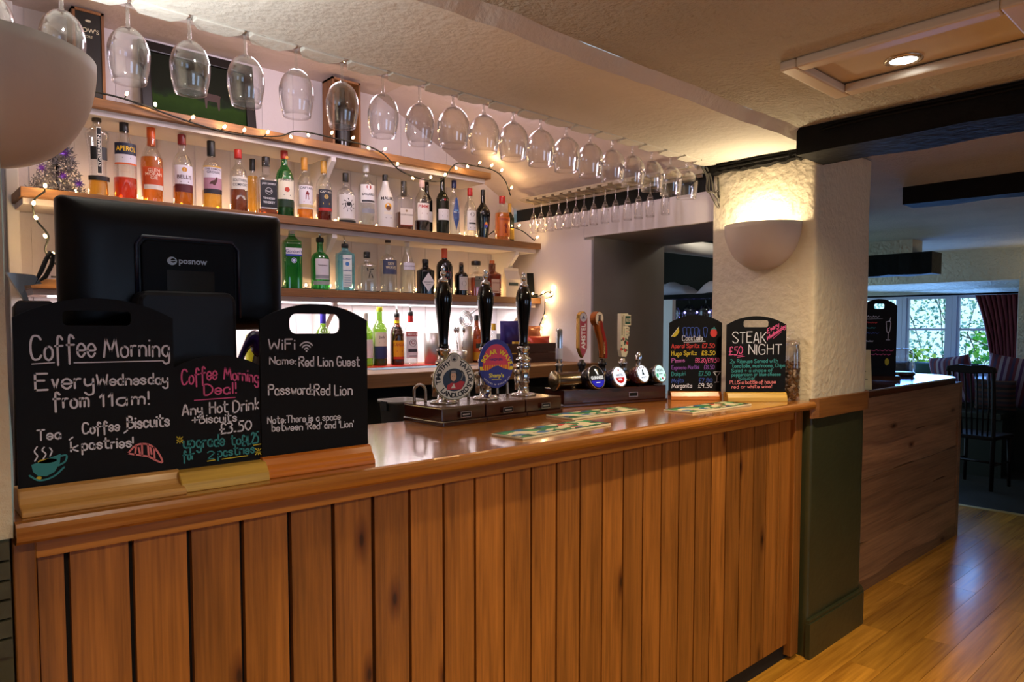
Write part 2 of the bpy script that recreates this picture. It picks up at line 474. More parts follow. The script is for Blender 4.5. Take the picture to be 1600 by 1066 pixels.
# floor boards
rf = random.Random(3)
mb = MB(); y = -3.2; row = 0
while y < 1.62:
    x = -2.5 - rf.random()*1.2
    while x < 6.4:
        a, b = max(x, -2.5), min(x+1.3, 6.4)
        if b-a > 0.02: mb.box(a+0.0008, b-0.0008, y+0.0008, y+0.1292, -0.03, 0)
        x += 1.3
    y += 0.13; row += 1
o = struct(mb.build('floor', m_floor))
mb = MB().box(-2.5, 6.4, 1.62, 4.3, -0.03, -0.001).box(6.4, 9.3, -3.2, 4.3, -0.03, -0.0)
struct(mb.build('floor_carpet', m_carpet))
struct(MB().prism([(6.37, 0), (6.43, 0), (6.425, 0.004), (6.4, 0.008), (6.375, 0.004)], -3.2, 2.3, 'Y').build('trim_1', M('brass_strip', '#c9a45a', 0.35, 0.8)))

# ceilings
HX0, HX1, HY0, HY1 = 2.03, 2.37, 0.47, 1.03
mb = MB()
mb.box(-2.5, HX0, -3.2, 1.338, 2.2, 2.26); mb.box(HX1, 9.3, -3.2, 1.338, 2.2, 2.26)
mb.box(HX0, HX1, -3.2, HY0, 2.2, 2.26); mb.box(HX0, HX1, HY1, 1.338, 2.2, 2.26)
mb.box(3.2, 9.3, 1.338, 4.3, 2.2, 2.26)
struct(mb.build('ceiling', m_ceil))
# lower strip above the bar, a hand-plastered edge facing the room
mb = MB(); n = 60; vs = []; rr = random.Random(5)
for i in range(n+1):
    xx = -0.6+3.8*i/n; w = 0.006*math.sin(xx*9)+rr.uniform(-.004, .004)
    vs += [(xx, 1.336+w, 2.201), (xx, 1.366+w, 2.163), (xx, 1.792, 2.163), (xx, 1.792, 2.2)]
fs = []
for i in range(n):
    for k in range(3): fs.append((4*i+k, 4*i+k+1, 4*i+5+k, 4*i+4+k))
mb.add(vs, fs, 0, False); struct(mb.build('ceiling_bar_strip', m_ceil_s))
# bulkhead over the rack, high servery ceiling and the sloping soffit at its right end
mb = MB()
mb.box(-0.6, 2.95, 1.875, 1.93, 2.195, 2.66).box(-0.6, 2.95, 1.79, 1.875, 2.22, 2.26)
mb.box(-0.6, 2.10, 1.93, 3.30, 2.62, 2.66)
mb.prism([(2.0, 2.62), (3.0, 2.125), (3.0, 2.66), (2.0, 2.66)], 1.93, 3.30, 'Y')
struct(mb.build('ceiling_servery', plaster('soffit_paint', (0.62, 0.51, 0.48), 0.7, 0.3, 14, 0.02, 0.04)))

# back wall of the servery, tongue-and-groove boards
mb = MB(); xx = -0.6
while xx < 2.95:
    x1 = min(xx+0.148, 2.95); mb.box(xx, x1, 3.25, 3.30, 0, 2.66); mb.box(x1, x1+0.004, 3.253, 3.30, 0, 2.66); xx = x1+0.004
struct(mb.build('wall_back', m_wallp))
struct(MB().box(0.385, 0.425, 3.215, 3.25, 0, 2.62).box(0.34, 0.37, 3.225, 3.25, 0, 2.62).build('trim_2', m_white, bevel=0.004))
struct(MB().box(-0.6, -0.56, 1.93, 3.25, 0, 2.66).build('wall_servery_left', m_grey))

# right wall of the servery with the pass-through
mb = MB()
mb.box(2.955, 3.60, 2.60, 3.30, 0, 2.05)                # solid end by the back corner
mb.box(2.955, 3.54, 1.83, 2.60, 0, 1.02)
mb.box(2.955, 3.60, 1.83, 2.60, 1.915, 2.05)            # header
struct(mb.build('wall_right', m_taupe))
mb = MB().box(2.94, 2.956, 2.66, 3.25, 1.0, 2.05).box(2.935, 2.956, 2.60, 2.665, 1.0, 1.90).box(2.94, 2.956, 1.83, 2.66, 1.915, 2.05)
struct(mb.build('wall_right_lining', m_wallp, bevel=0.004))
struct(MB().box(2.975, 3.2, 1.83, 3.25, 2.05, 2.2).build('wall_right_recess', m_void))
struct(MB().box(2.945, 2.975, 1.83, 3.25, 2.045, 2.06).build('trim_3', m_wallp))

# pillar at the end of the bar
def bumpy_face(mb, P, nu, nv, amp, seed, mi=0):
    """grid patch P(u,v) with hand-trowelled bumps; returns nothing"""
    q = random.Random(seed); ph = [(q.uniform(3, 22), q.uniform(3, 22), q.uniform(0, 6.3)) for _ in range(9)]
    vs = []
    for j in range(nv+1):
        for i in range(nu+1):
            u, v = i/nu, j/nv
            edge = min(1, 8*min(u, 1-u, v, 1-v)) if False else 1
            d = amp*sum(math.sin(a*u+b*v+c) for a, b, c in ph)/4*edge
            vs.append(P(u, v, d))
    fs = [(j*(nu+1)+i, j*(nu+1)+i+1, (j+1)*(nu+1)+i+1, (j+1)*(nu+1)+i) for j in range(nv) for i in range(nu)]
    mb.add(vs, fs, mi, True)
# outline (x,y) from the back of the lit face round to the far end, rounded far corner
def pillar_ring(off=0.0):
    pts = [(2.93-off, 1.84)]
    for i in range(13): pts.append((2.93-off, 1.80-(1.80-1.38)*i/12))
    for a in (20, 45, 70): pts.append((2.945-off-0.015*math.cos(R(a))+0, 1.37-off*0.5-0.015*math.sin(R(a))))
    for i in range(17): pts.append((2.955+0.50*i/16, 1.354-off))
    for a in range(10, 91, 10): pts.append((3.455+(0.09+off)*math.sin(R(a)), 1.444-(0.09+off)*math.cos(R(a))))
    for i in range(1, 7): pts.append((3.545+off, 1.444+0.40*i/6))
    return pts
q = random.Random(11); ph = [(q.uniform(2, 14), q.uniform(2, 14), q.uniform(0, 6.3)) for _ in range(8)]
def pillar_mesh(z0, z1, nz, off, amp):
    mb = MB(); ring = pillar_ring(off); n = len(ring); vs = []
    L = [0]
    for a, b in zip(ring, ring[1:]): L.append(L[-1]+math.dist(a, b))
    for j in range(nz+1):
        z = z0+(z1-z0)*j/nz
        for i, p in enumerate(ring):
            a = Vector(ring[max(i-1, 0)]); b = Vector(ring[min(i+1, n-1)]); t = (b-a).normalized(); nn = Vector((-t.y, t.x))
            d = amp*sum(math.sin(f*L[i]+g*z+c) for f, g, c in ph)/4
            vs.append((p[0]-nn.x*d, p[1]-nn.y*d, z))
    fs = [(j*n+i, j*n+i+1, (j+1)*n+i+1, (j+1)*n+i) for j in range(nz) for i in range(n-1)]
    mb.add(vs, fs, 0, True); return mb
struct(pillar_mesh(1.10, 2.19, 40, 0, 0.0022).build('pillar', m_cream))
lower = pillar_mesh(0, 1.10, 20, -0.004, 0.003).build('pillar_dado_panel', m_olive); struct(lower)
mb = MB(); ring = [p for p in pillar_ring(0.018) if p[1] < 1.36 or p[0] > 3.3]
def band(mb, ring, z0, z1, depth, mi=0):
    vs = []; n = len(ring)
    for i, p in enumerate(ring):
        a = Vector(ring[max(i-1, 0)]); b = Vector(ring[min(i+1, n-1)]); t = (b-a).normalized(); nn = Vector((-t.y, t.x))
        q = (p[0]+nn.x*depth, p[1]+nn.y*depth)
        vs += [(p[0], p[1], z0), (p[0], p[1], z1), (q[0], q[1], z1), (q[0], q[1], z0)]
    fs = []
    for i in range(n-1):
        for k in range(4): fs.append((4*i+k, 4*i+(k+1) % 4, 4*i+4+(k+1) % 4, 4*i+4+k))
    fs += [(0, 1, 2, 3), (4*n-1, 4*n-2, 4*n-3, 4*n-4)]
    mb.add(vs, fs, mi)
band(mb, ring, 1.035, 1.118, 0.022); struct(mb.build('trim_4', m_dado, bevel=0.003))
mb = MB(); ring = [(2.915, 1.336)]+[p for p in pillar_ring(0.018) if p[1] < 1.34 and p[0] > 2.95 or p[0] > 3.3]
band(mb, ring, 0.0, 0.155, 0.02); ring2 = pillar_ring(0.012); band(mb, [(2.92, 1.342)]+[p for p in ring2 if p[1] < 1.343 and p[0] > 2.95 or p[0] > 3.3], 0.155, 0.168, 0.014)
struct(mb.build('baseboard_pillar', m_olive))

# left pier beside the bar
mb = MB()
for z0, z1 in ((1.085, 2.2),):
    bumpy_face(mb, lambda u, v, d: (-2.5+2.655*u, 1.352+d, z0+(z1-z0)*v), 40, 24, 0.003, 4)
    bumpy_face(mb, lambda u, v, d: (0.155+d, 1.352+0.55*u, z0+(z1-z0)*v), 12, 24, 0.003, 5)
struct(mb.build('wall_left_pier', m_cream))
struct(MB().box(-2.5, 0.15, 1.356, 1.9, 0, 1.085).build('wall_left_dado', m_olive))
mb = MB()
for k in range(6): mb.box(-2.5, 0.148, 1.343, 1.36, 0.90+0.031*k, 0.927+0.031*k)
struct(mb.build('trim_5', M('worn_boards', '#37372a', 0.7, var=0.5, vscale=25)))

# rest of the customer room
mb = MB(); mb.box(-2.5, -0.05, -3.3, -3.2, 0, 2.26).box(1.25, 2.95, -3.3, -3.2, 0, 2.26)  .box(4.25, 9.3, -3.3, -3.2, 0, 2.26)
for a, b in ((-0.05, 1.25), (2.95, 4.25)): mb.box(a, b, -3.3, -3.2, 0, 0.9).box(a, b, -3.3, -3.2, 2.0, 2.26)
struct(mb.build('wall_front', m_cream2))
struct(MB().box(-2.6, -2.5, -3.3, 1.36, 0, 2.26).build('wall_left', m_cream2))
for k, (a, b) in enumerate(((-0.05, 1.25), (2.95, 4.25))):
    mb = MB().box(a, b, -3.27, -3.22, 0.9, 0.95).box(a, b, -3.27, -3.22, 1.95, 2.0)
    for t in (a, (a+b)/2-.025, b-.05): mb.box(t, t+.05, -3.27, -3.22, .95, 1.95)
    mb.box(a, b, -3.26, -3.23, 1.43, 1.46)
    w = struct(mb.build('window_%d' % (k+2), m_white))
    MB().box(a+.01, b-.01, -3.248, -3.244, 0.95, 1.95).build('pane', glass('window_glass', (0.97, 0.99, 0.99), 0.5, 0.03), w)

# far wall with deep window recess
FX, RX = 8.3, 8.8
mb = MB()
mb.box(FX, 9.3, -3.2, 1.82, 0.0, 2.26)
mb.box(FX, 9.3, 1.82, 4.9, 0.0, 0.87)
mb.add([(FX, 1.82, 1.885), (FX, 4.9, 1.885), (FX, 4.9, 2.26), (FX, 1.82, 2.26), (RX+.1, 1.82, 1.76), (RX+.1, 4.9, 1.76), (RX+.1, 4.9, 2.26), (RX+.1, 1.82, 2.26)],
       [(0, 1, 2, 3), (0, 4, 5, 1), (4, 7, 6, 5), (0, 3, 7, 4), (1, 5, 6, 2)], 0)
struct(mb.build('wall_far', m_cream2))
struct(MB().box(FX-.015, FX, -3.2, 1.82, 0, 0.97).box(FX-.015, FX, 1.82, 4.3, 0, 0.87).build('wall_far_dado', m_olived))
struct(MB().box(FX-.03, RX+.12, 1.82, 4.3, 0.87, 0.90).build('trim_6', M('sill_white', '#8d93a0', 0.4)))
struct(MB().box(FX+.005, RX+.1, 1.812, 1.826, 0.90, 1.80).build('trim_7', m_white))
# window frames: casements with one transom bar each
m_frame = M('window_frame_paint', '#b9bccb', 0.45)
edges = [1.826, 2.026, 2.535, 3.044, 3.553, 4.062]
for k, (a, b) in enumerate(zip(edges, edges[1:])):
    mb = MB()
    mb.box(RX, RX+.07, a+.001, a+.045, .90, 1.79).box(RX, RX+.07, b-.045, b-.001, .90, 1.79)
    mb.box(RX, RX+.07, a+.045, b-.045, .90, .99).box(RX, RX+.07, a+.045, b-.045, 1.755, 1.79)
    for t0, t1 in ((a+.045, a+.07), (b-.07, b-.045)): mb.box(RX+.012, RX+.05, t0, t1, .99, 1.755)
    mb.box(RX+.012, RX+.05, a+.07, b-.07, .99, 1.02).box(RX+.012, RX+.05, a+.07, b-.07, 1.735, 1.755).box(RX+.018, RX+.045, a+.07, b-.07, 1.383, 1.407)
    w = struct(mb.build('window_%d' % (k+4), m_frame))
    MB().box(RX+.028, RX+.032, a+.068, b-.068, 1.01, 1.74).build('pane', glass('window_glass'), w)

# back room seen through the pass-through
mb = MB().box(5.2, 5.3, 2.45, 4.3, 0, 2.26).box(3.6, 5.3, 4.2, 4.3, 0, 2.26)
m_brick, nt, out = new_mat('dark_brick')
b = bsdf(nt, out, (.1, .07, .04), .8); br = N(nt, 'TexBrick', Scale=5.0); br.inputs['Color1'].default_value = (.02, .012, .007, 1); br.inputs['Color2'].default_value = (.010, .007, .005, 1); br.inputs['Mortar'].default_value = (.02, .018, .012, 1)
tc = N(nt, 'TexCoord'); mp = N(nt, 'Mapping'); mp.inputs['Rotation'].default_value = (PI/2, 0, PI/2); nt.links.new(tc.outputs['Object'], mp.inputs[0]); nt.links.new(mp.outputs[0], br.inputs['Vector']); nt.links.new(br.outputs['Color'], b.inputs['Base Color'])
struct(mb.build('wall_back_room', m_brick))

# beams
def beam(name, x0, x1, y0, y1, z0, z1, label, seed):
    q = random.Random(seed); along_y = (y1-y0) > (x1-x0); n = 24; vs = []
    for i in range(n+1):
        t = i/n; w = [q.uniform(-.006, .006) for _ in range(4)]
        if along_y:
            yy = y0+(y1-y0)*t
            vs += [(x0+w[0], yy, z0+w[1]), (x1+w[2], yy, z0+w[3]), (x1, yy, z1), (x0+w[0], yy, z1)]
        else:
            xx = x0+(x1-x0)*t
            vs += [(xx, y0+w[0], z0+w[1]), (xx, y1+w[2], z0+w[3]), (xx, y1, z1), (xx, y0+w[0], z1)]
    fs = []
    for i in range(n):
        for k in range(4): fs.append((4*i+k, 4*i+(k+1) % 4, 4*i+4+(k+1) % 4, 4*i+4+k))
    fs += [(0, 1, 2, 3), (4*n+3, 4*n+2, 4*n+1, 4*n)]
    o = MB().add(vs, fs).build(name, m_black)
    o['kind'] = 'structure'
    return o
beam('beam', 2.72, 2.96, -3.2, 1.345, 2.095, 2.205, '', 1)
beam('beam', 4.30, 4.46, -3.2, 1.5, 2.10, 2.205, '', 2)
beam('beam', 6.85, 7.1, 2.14, 4.3, 1.89, 2.08, '', 3)
struct(MB().box(6.85, 7.1, 2.3, 4.3, 2.08, 2.21).build('trim_8', m_cream2))
beam('beam', 2.885, 2.945, 1.345, 1.86, 2.125, 2.17, '', 4)

# loft hatch frame and panel in the ceiling
h = thing('ceiling_hatch', 'shallow cream panelled hatch frame in the textured ceiling around a lit round spotlight', 'hatch', (2.2, 0.6, 2.2))
m_hatch = M('hatch_paint', (0.62, 0.54, 0.42), 0.35)
mb = MB(); ox, oy = 2.2, 0.6
X0, X1, Y0, Y1 = HX0-ox, HX1-ox, HY0-oy, HY1-oy; w = .03
for (a, b2, c, d) in ((X0-.02, X1+.02, Y0-.02, Y0+w), (X0-.02, X1+.02, Y1-w, Y1+.02), (X0-.02, X0+w, Y0+w, Y1-w), (X1-w, X1+.02, Y0+w, Y1-w)):
    mb.box(a, b2, c, d, -.028, 0.0)
mb.build('frame', m_hatch, h, bevel=.006)
MB().box(X0+.001, X1-.001, Y0+.001, Y1-.001, .004, .03).build('panel', m_hatch, h)

# ================================================================== THE BAR
bar = thing('bar_counter', 'long oak bar with vertical planked front and varnished honey top running to the plastered pillar', 'bar counter', (0.155, 1.40, 0))
def LB(x): return x-0.155
# top with rounded nose: profile in (y,z), extruded along x in two boards with a joint
prof = [(0.565, -0.038), (0.565, 0.0)]
nose = [(-0.045, 0.0), (-0.055, -0.002), (-0.062, -0.007), (-0.066, -0.014), (-0.066, -0.022), (-0.062, -0.030), (-0.054, -0.036), (-0.045, -0.038)]
poly = [(p[0], 1.11+p[1]) for p in prof+nose]
mb = MB(); mb.prism(poly, LB(0.157), LB(2.215), 'X'); mb.prism(poly, LB(2.2165), LB(2.925), 'X')
mb.build('counter_top', m_top, bar)
mb = MB(); mb.box(LB(.188), LB(2.84), -.012, .012, 1.036, 1.067).box(LB(.188), LB(2.86), -.02, .02, 1.0665, 1.0735)
mb.build('top_rail', m_oakx, bar, bevel=.002)
gaps = [.235+.1005*i for i in range(27)]
edges = [.188]+gaps+[2.855]
mb = MB(); q = random.Random(2)
for i, (a, b) in enumerate(zip(edges, edges[1:])):
    g = 0.0045 if i < 8 else (0.0036 if i < 14 else 0.0032)
    mb.box(LB(a)+g, LB(b)-g, .004, .018, .072, 1.036)
mb.build('front_panel', m_oak, bar, bevel=.0015)
MB().box(LB(.16), LB(2.92), .0185, .05, .0, 1.07).build('backing', m_void, bar)
MB().box(LB(.155), LB(.188), -.022, .02, 0, 1.08).build('post', m_oak, bar, bevel=.003)
MB().box(LB(2.845), LB(2.91), -.016, .02, 0.02, 1.072).build('post', m_oak, bar, bevel=.003)
MB().box(LB(.16), LB(2.86), .05, .07, 0.0, .075).build('kick_board', m_void, bar)
MB().box(LB(.2), LB(2.9), .05, .56, 1.0, 1.07).box(LB(.2), LB(2.9), .50, .56, 0, 1.0).build('carcass', m_void, bar)

# stainless shelf behind the bar and the ice bucket on it
t = thing('underbar_shelf', 'dark steel work shelf behind the bar top', 'shelf', (1.5, 2.15, 0))
MB().box(-.5, 1.1, -.17, .17, 1.0, 1.03).build('worktop', m_void, t)
for x in (-.47, 1.07): MB().box(x-.02, x+.02, -.15, .15, 0, 1.0).build('leg', m_void, t)
t = thing('ice_bucket', 'square steel bucket with turned rim, behind the hand pumps', 'bucket', (1.449, 2.22, 1.03))
ms = M('brushed_steel', '#b9b6b0', .38, .9, bump=.05, bscale=200)
mb = MB(); pts = [(.050, 0), (.058, .112), (.064, .112), (.064, .122), (.055, .122), (.047, .004)]
mb.lathe([(r*1.12, z) for r, z in pts], 40, n=5, cap0=True); mb.build('body', M('bucket_steel', '#8a857d', .45, .25), t)
MB().box(-.075, -.062, -.02, .02, .085, .12).build('handle', m_void, t)

# back counter
bc = thing('back_counter', 'wooden back-bar counter with thick front edge along the servery wall', 'counter', (1.65, 2.9, 0))
MB().box(-1.25, 1.295, -.35, .345, 1.165, 1.225).build('worktop', m_shelf, bc, bevel=.004)
MB().box(-1.25, 1.29, -.25, .34, .0, 1.165).build('cupboard_front', m_void, bc)

# wall shelves with white battens and brackets
def shelf(name, label, x0, x1, z, brackets):
    t = thing(name, label, 'shelf', (x0, 3.0, z))
    MB().box(0, x1-x0, 0, .248, -.034, 0).build('board', m_shelf, t, bevel=.002)
    MB().box(.01, x1-x0-.02, .03, .248, -.056, -.0345).build('batten', m_wallp, t)
    for bx in brackets:
        MB().prism([(.246, -.0565), (.246, -.26), (.22, -.26), (.03, -.075), (.03, -.0565)], bx-x0-.012, bx-x0+.012, 'X').build('bracket', m_white, t)
    return t
shelf('wall_shelf', 'topmost wooden wall shelf, carrying the picture and the wine boxes', .45, 2.556, 2.267, [1.62])
shelf('wall_shelf', 'middle wooden wall shelf carrying the long row of spirit bottles', .40, 2.948, 1.912, [1.62, 2.78])
low = shelf('wall_shelf', 'lowest wooden wall shelf, with gin bottles on it and a bright light strip beneath', .42, 2.945, 1.592, [1.62, 2.82])
MB().box(.06, 2.42, .05, .07, -.063, -.057).build('light_strip', emit('led_strip', (1, .93, .97), 6), low)
light('shelf_strip_lamp', 'AREA', (1.95, 3.10, 1.522), 9, (1, .93, .96), 1.6, .05, target=(1.95, 3.16, 1.0))
light('shelf_strip_lamp', 'AREA', (.78, 3.10, 1.522), 4, (1, .93, .96), .6, .05, target=(.78, 3.16, 1.0))

# ---------------------------------------------------------------- glass rack over the bar
m_clear = glass('clear_glass', (.975, .975, .98), .9, .055, .015, power=2.0)
rack = thing('glass_rack', 'white slatted glass rack along the ceiling edge above the bar', 'glass rack', (0, 1.83, 2.166))
xs = [.2, .33, .461, .592, .728, .867, 1.007, 1.145, 1.278, 1.41, 1.538, 1.671, 1.805, 1.942, 2.077, 2.213, 2.35, 2.486, 2.629, 2.754]
mids = [xs[0]-.065]+[(a+b)/2 for a, b in zip(xs, xs[1:])]+[xs[-1]+.06]
for mx_ in mids:
    MB().prism([(mx_-.059, -.0375), (mx_+.059, -.0375), (mx_+.059, -.010), (mx_+.036, .026), (mx_-.036, .026), (mx_-.059, -.010)], -.008, .005, 'Z').build('slat', m_ceil_s, rack, bevel=.002)
def wine_glass(kind):
    if kind == 'wine': outer = [(.036, 0), (.036, .002), (.008, .006), (.0042, .015), (.0040, .054), (.007, .064), (.020, .071), (.035, .087), (.0435, .110), (.0455, .128), (.0430, .155), (.0355, .190)]
    elif kind == 'copa': outer = [(.038, 0), (.038, .002), (.008, .006), (.0048, .014), (.0048, .034), (.010, .046), (.025, .055), (.043, .075), (.0515, .098), (.052, .116), (.049, .142), (.043, .174)]
    else: outer = [(.028, 0), (.028, .002), (.006, .006), (.0032, .014), (.0032, .070), (.005, .082), (.014, .098), (.021, .125), (.0235, .155), (.022, .195)]
    fs_ = catmull([(r, z, 0) for r, z in outer[3:]], 3)
    prof = outer[:3]+[(p[0], p[1]) for p in fs_]
    bowl_from = {'wine': .068, 'copa': .050, 'flute': .092}[kind]
    inner = [(max(r-.0011, .0006), z+(.0012 if z < bowl_from+.01 else 0)) for r, z in prof if z > bowl_from]
    prof2 = [(.0002, 0)]+prof+list(reversed(inner))+[(.0004, inner[0][1])]
    zr = outer[-1][1]
    mis = [1 if (max(p[1], q[1]) < bowl_from and p[0] < .03) else (2 if min(p[1], q[1]) > zr-.0035 else 0) for p, q in zip(prof2, prof2[1:])]
    mb = MB(); mb.lathe([(r+(.0006 if z > zr-.001 else 0), -z) for r, z in prof2], 40 if kind != 'flute' else 24, mis=mis)
    return mb
m_clear3 = [m_clear, glass('clear_glass_stem', (.96, .96, .96), .75, .16, .03), glass('clear_glass_rim', (.97, .97, .97), .5, .42, .05)]
protos = {}
ys_ = [1.83, 1.83, 1.83, 1.815, 1.817, 1.822, 1.829, 1.836, 1.84, 1.842, 1.842, 1.843, 1.844, 1.847, 1.85, 1.854, 1.86, 1.865, 1.87, 1.872]
GRP = {'wine': 'wine glasses hanging over the bar', 'copa': 'balloon glasses hanging over the bar'}
ordw = ['first', 'second', 'third', 'fourth', 'fifth', 'sixth', 'seventh', 'eighth', 'ninth', 'tenth', 'eleventh', 'twelfth', 'thirteenth', 'fourteenth', 'fifteenth', 'sixteenth', 'seventeenth', 'eighteenth', 'nineteenth', 'twentieth', 'twenty-first', 'twenty-second', 'twenty-third']
for i, x in enumerate(xs):
    kd = 'wine' if i < 9 else 'copa'
    zt = 2.1748
    n_ = i if kd == 'wine' else i-9
    lab = ('%s tapered wine glass above the bar, counting from the near wall light' % ordw[n_]) if kd == 'wine' else ('%s round-bowled glass above the bar, counting on from the tapered wine glasses' % ordw[n_])
    if kd not in protos:
        o = wine_glass(kd).build('wine_glass' if kd == 'wine' else 'balloon_glass', m_clear3); protos[kd] = o
    else:
        o = protos[kd].copy(); COL.objects.link(o)
    o.location = (x, ys_[i], zt); o.rotation_euler = (0, 0, i*.7)
    tag(o, lab, 'glass', GRP[kd])
# flutes on the right wall
rk = thing('glass_rack', 'pale wooden flute rack high on the side wall above the pass-through', 'glass rack', (2.89, 2.5, 2.15))
fy = [2.98, 2.917, 2.85, 2.779, 2.716, 2.649, 2.588, 2.52, 2.441, 2.372, 2.293, 2.224, 2.153, 2.062]
mr = M('pale_wood', '#a99980', .6, var=.15)
mids = [fy[0]+.035]+[(a+b)/2 for a, b in zip(fy, fy[1:])]+[fy[-1]-.04]
for y_ in mids: MB().box(-.075, .055, y_-2.5-.021, y_-2.5+.021, -.006, .004).build('slat', mr, rk)
MB().box(.035, .055, -.60, .56, -.006, .03).build('rail', mr, rk)
MB().box(-.075, -.055, -.60, .56, .0045, .014).build('rail', mr, rk)
fp = None
for i, y_ in enumerate(fy):
    if fp is None: o = fp = wine_glass('flute').build('champagne_flute', m_clear3)
    else: o = fp.copy(); COL.objects.link(o)
    o.location = (2.862, y_, 2.157)
    tag(o, '%s flute hanging on the side wall rack, counted from the back corner shelf' % ordw[i], 'glass', 'champagne flutes on the side wall rack')
# loose cables bundle at the end of the rack
mb = MB()
for k, (dx, dz) in enumerate(((0, 0), (.02, .01), (-.015, .005), (.03, -.01))):
    p = catmull([(2.855+dx, 1.85, 2.15+dz), (2.875+dx, 1.835, 2.10+dz), (2.86+dx*1.5, 1.82, 2.04), (2.875+dx, 1.80, 1.99+.02*k), (2.91, 1.80, 1.97+.02*k), (2.922, 1.815, 2.02+.03*k)], 6)
    mb.tube(p, .004, 6)
tag(mb.build('cable_bundle', M('cable_grey', '#4a463f', .5)), 'bundle of loose wires curling where the rack meets the pillar', 'cables')
mb = MB()
for k in range(2):
    p = catmull([(2.878, 1.80, 2.15-.012*k), (2.878, 1.6, 2.152-.012*k), (2.876, 1.36, 2.158-.012*k), (2.72-.006, 1.22, 2.185-.012*k), (2.712, .6, 2.187-.012*k), (2.712, -.2, 2.187-.012*k)], 6)
    mb.tube(p, .005, 6)
tag(mb.build('ceiling_cable', m_black), 'black cable clipped along the dark ceiling beam', 'cable')

# ---------------------------------------------------------------- wall lights
m_sconce = M('sconce_plaster', '#c2b7ae', .55, var=.05, bump=.05, bscale=60)
def sconce(label, loc, rz, on, col=(1.0, .80, .50)):
    t = thing('wall_light', label, 'wall light', loc, rz)
    nu, nv = 28, 14; vs = []; fs = []
    def pt(u, v, d):
        a = PI*u; e = PI/2*v
        r = (.172-d)
        k = math.cos(e)**.85
        return (-r*math.cos(a)*k, -r*.98*math.sin(a)*k-(0.001 if d else 0), -(.195-d*1.2)*math.sin(e))
    for d in (0, .007):
        for j in range(nv+1):
            for i in range(nu+1): vs.append(pt(i/nu, j/nv, d))
    n1 = (nu+1)*(nv+1)
    for j in range(nv):
        for i in range(nu):
            a = j*(nu+1)+i
            fs.append((a, a+1, a+nu+2, a+nu+1)); fs.append((n1+a, n1+a+nu+1, n1+a+nu+2, n1+a+1))
    for i in range(nu): fs.append((i, n1+i, n1+i+1, i+1))
    MB().add(vs, fs, 0, True).build('bowl', m_sconce, t)
    MB().box(-.05, .05, -.012, -.001, -.10, -.02).build('back_plate', m_white, t)
    mb = MB(); mb.sphere((0, -.075, -.06), .026, 0, 14, 10)
    mb.build('bulb', emit('lamp_glow', WARMW, 25) if on else M('opal_bulb', '#cfc8bd', .3), t)
    if on: light('wall_lamp', 'POINT', (0, -.075, -.015), on, col, .03, parent=t)
    return t
sconce('lit plaster half-bowl wall light glowing upward on the pillar', (2.933, 1.585, 1.868), -PI/2, 9)
sconce('large pale half-bowl wall light nearest the camera, in front of the hanging glasses', (.158, 1.53, 1.895), PI/2, 20, (.93, .97, 1.0))
sconce('lit half-bowl wall light on the far wall beside the window', (8.302, 1.15, 1.75), -PI/2, 14)
# ceiling spotlight in the hatch
t = thing('ceiling_spotlight', 'bright round recessed spotlight shining in the ceiling hatch', 'spotlight', (2.268, .80, 2.204))
MB().lathe([(.050, .002), (.052, -.004), (.040, -.007), (.036, -.001)], 32).build('ring', M('spot_ring', '#c8b8a0', .25, .7), t)
MB().lathe([(.0005, -.004), (.036, -.0035)], 32).build('lens', emit('spot_glow', (1, .97, .92), 14), t)
light('spot_lamp', 'SPOT', (0, 0, -.012), 115, WARM, .03, target=None, spot=R(140), blend=.8, parent=t)

# ================================================================== BOTTLES
G = {
 'clear': glass('bottle_glass', (.93, .95, .95), .7, .07, .03, power=1.7),
 'green': glass('green_glass', (.16, .58, .26), .55, .06, .03, .30, (.01, .25, .05)),
 'wine': glass('wine_green_glass', (.42, .62, .14), .5, .06, .03, .22, (.20, .33, .03)),
 'blue': glass('blue_glass', (.45, .78, .92), .55, .06, .03, .18, (.15, .5, .7)),
 'dark': M('black_glass', '#0a0b0d', .12, spec=.6),
 'darkgreen': M('dark_green_glass', '#12170e', .12, spec=.6),
 'amber': glass('brown_glass', (.42, .16, .05), .55, .06, .03, .35, (.20, .06, .015)),
 'white': M('white_coated_glass', '#d8d6d4', .2),
}
def liquid(name, tint, col): return glass(name, tint, .25, .02, .05, .45, col)
LQ = {
 'amber': liquid('amber_spirit', (.90, .50, .12), (.80, .33, .05)),
 'gold': liquid('golden_spirit', (.95, .72, .25), (.85, .55, .12)),
 'red': liquid('red_aperitif', (.90, .20, .05), (.85, .13, .03)),
 'brown': liquid('brown_spirit', (.55, .22, .09), (.35, .12, .05)),
 'ruby': liquid('ruby_spirit', (.35, .06, .03), (.20, .02, .015)),
 'clear': glass('water_clear', (.95, .97, .96), .25, .03, .03, .05, (.9, .9, .88)),
 'dark': M('dark_liqueur', '#140806', .2),
}
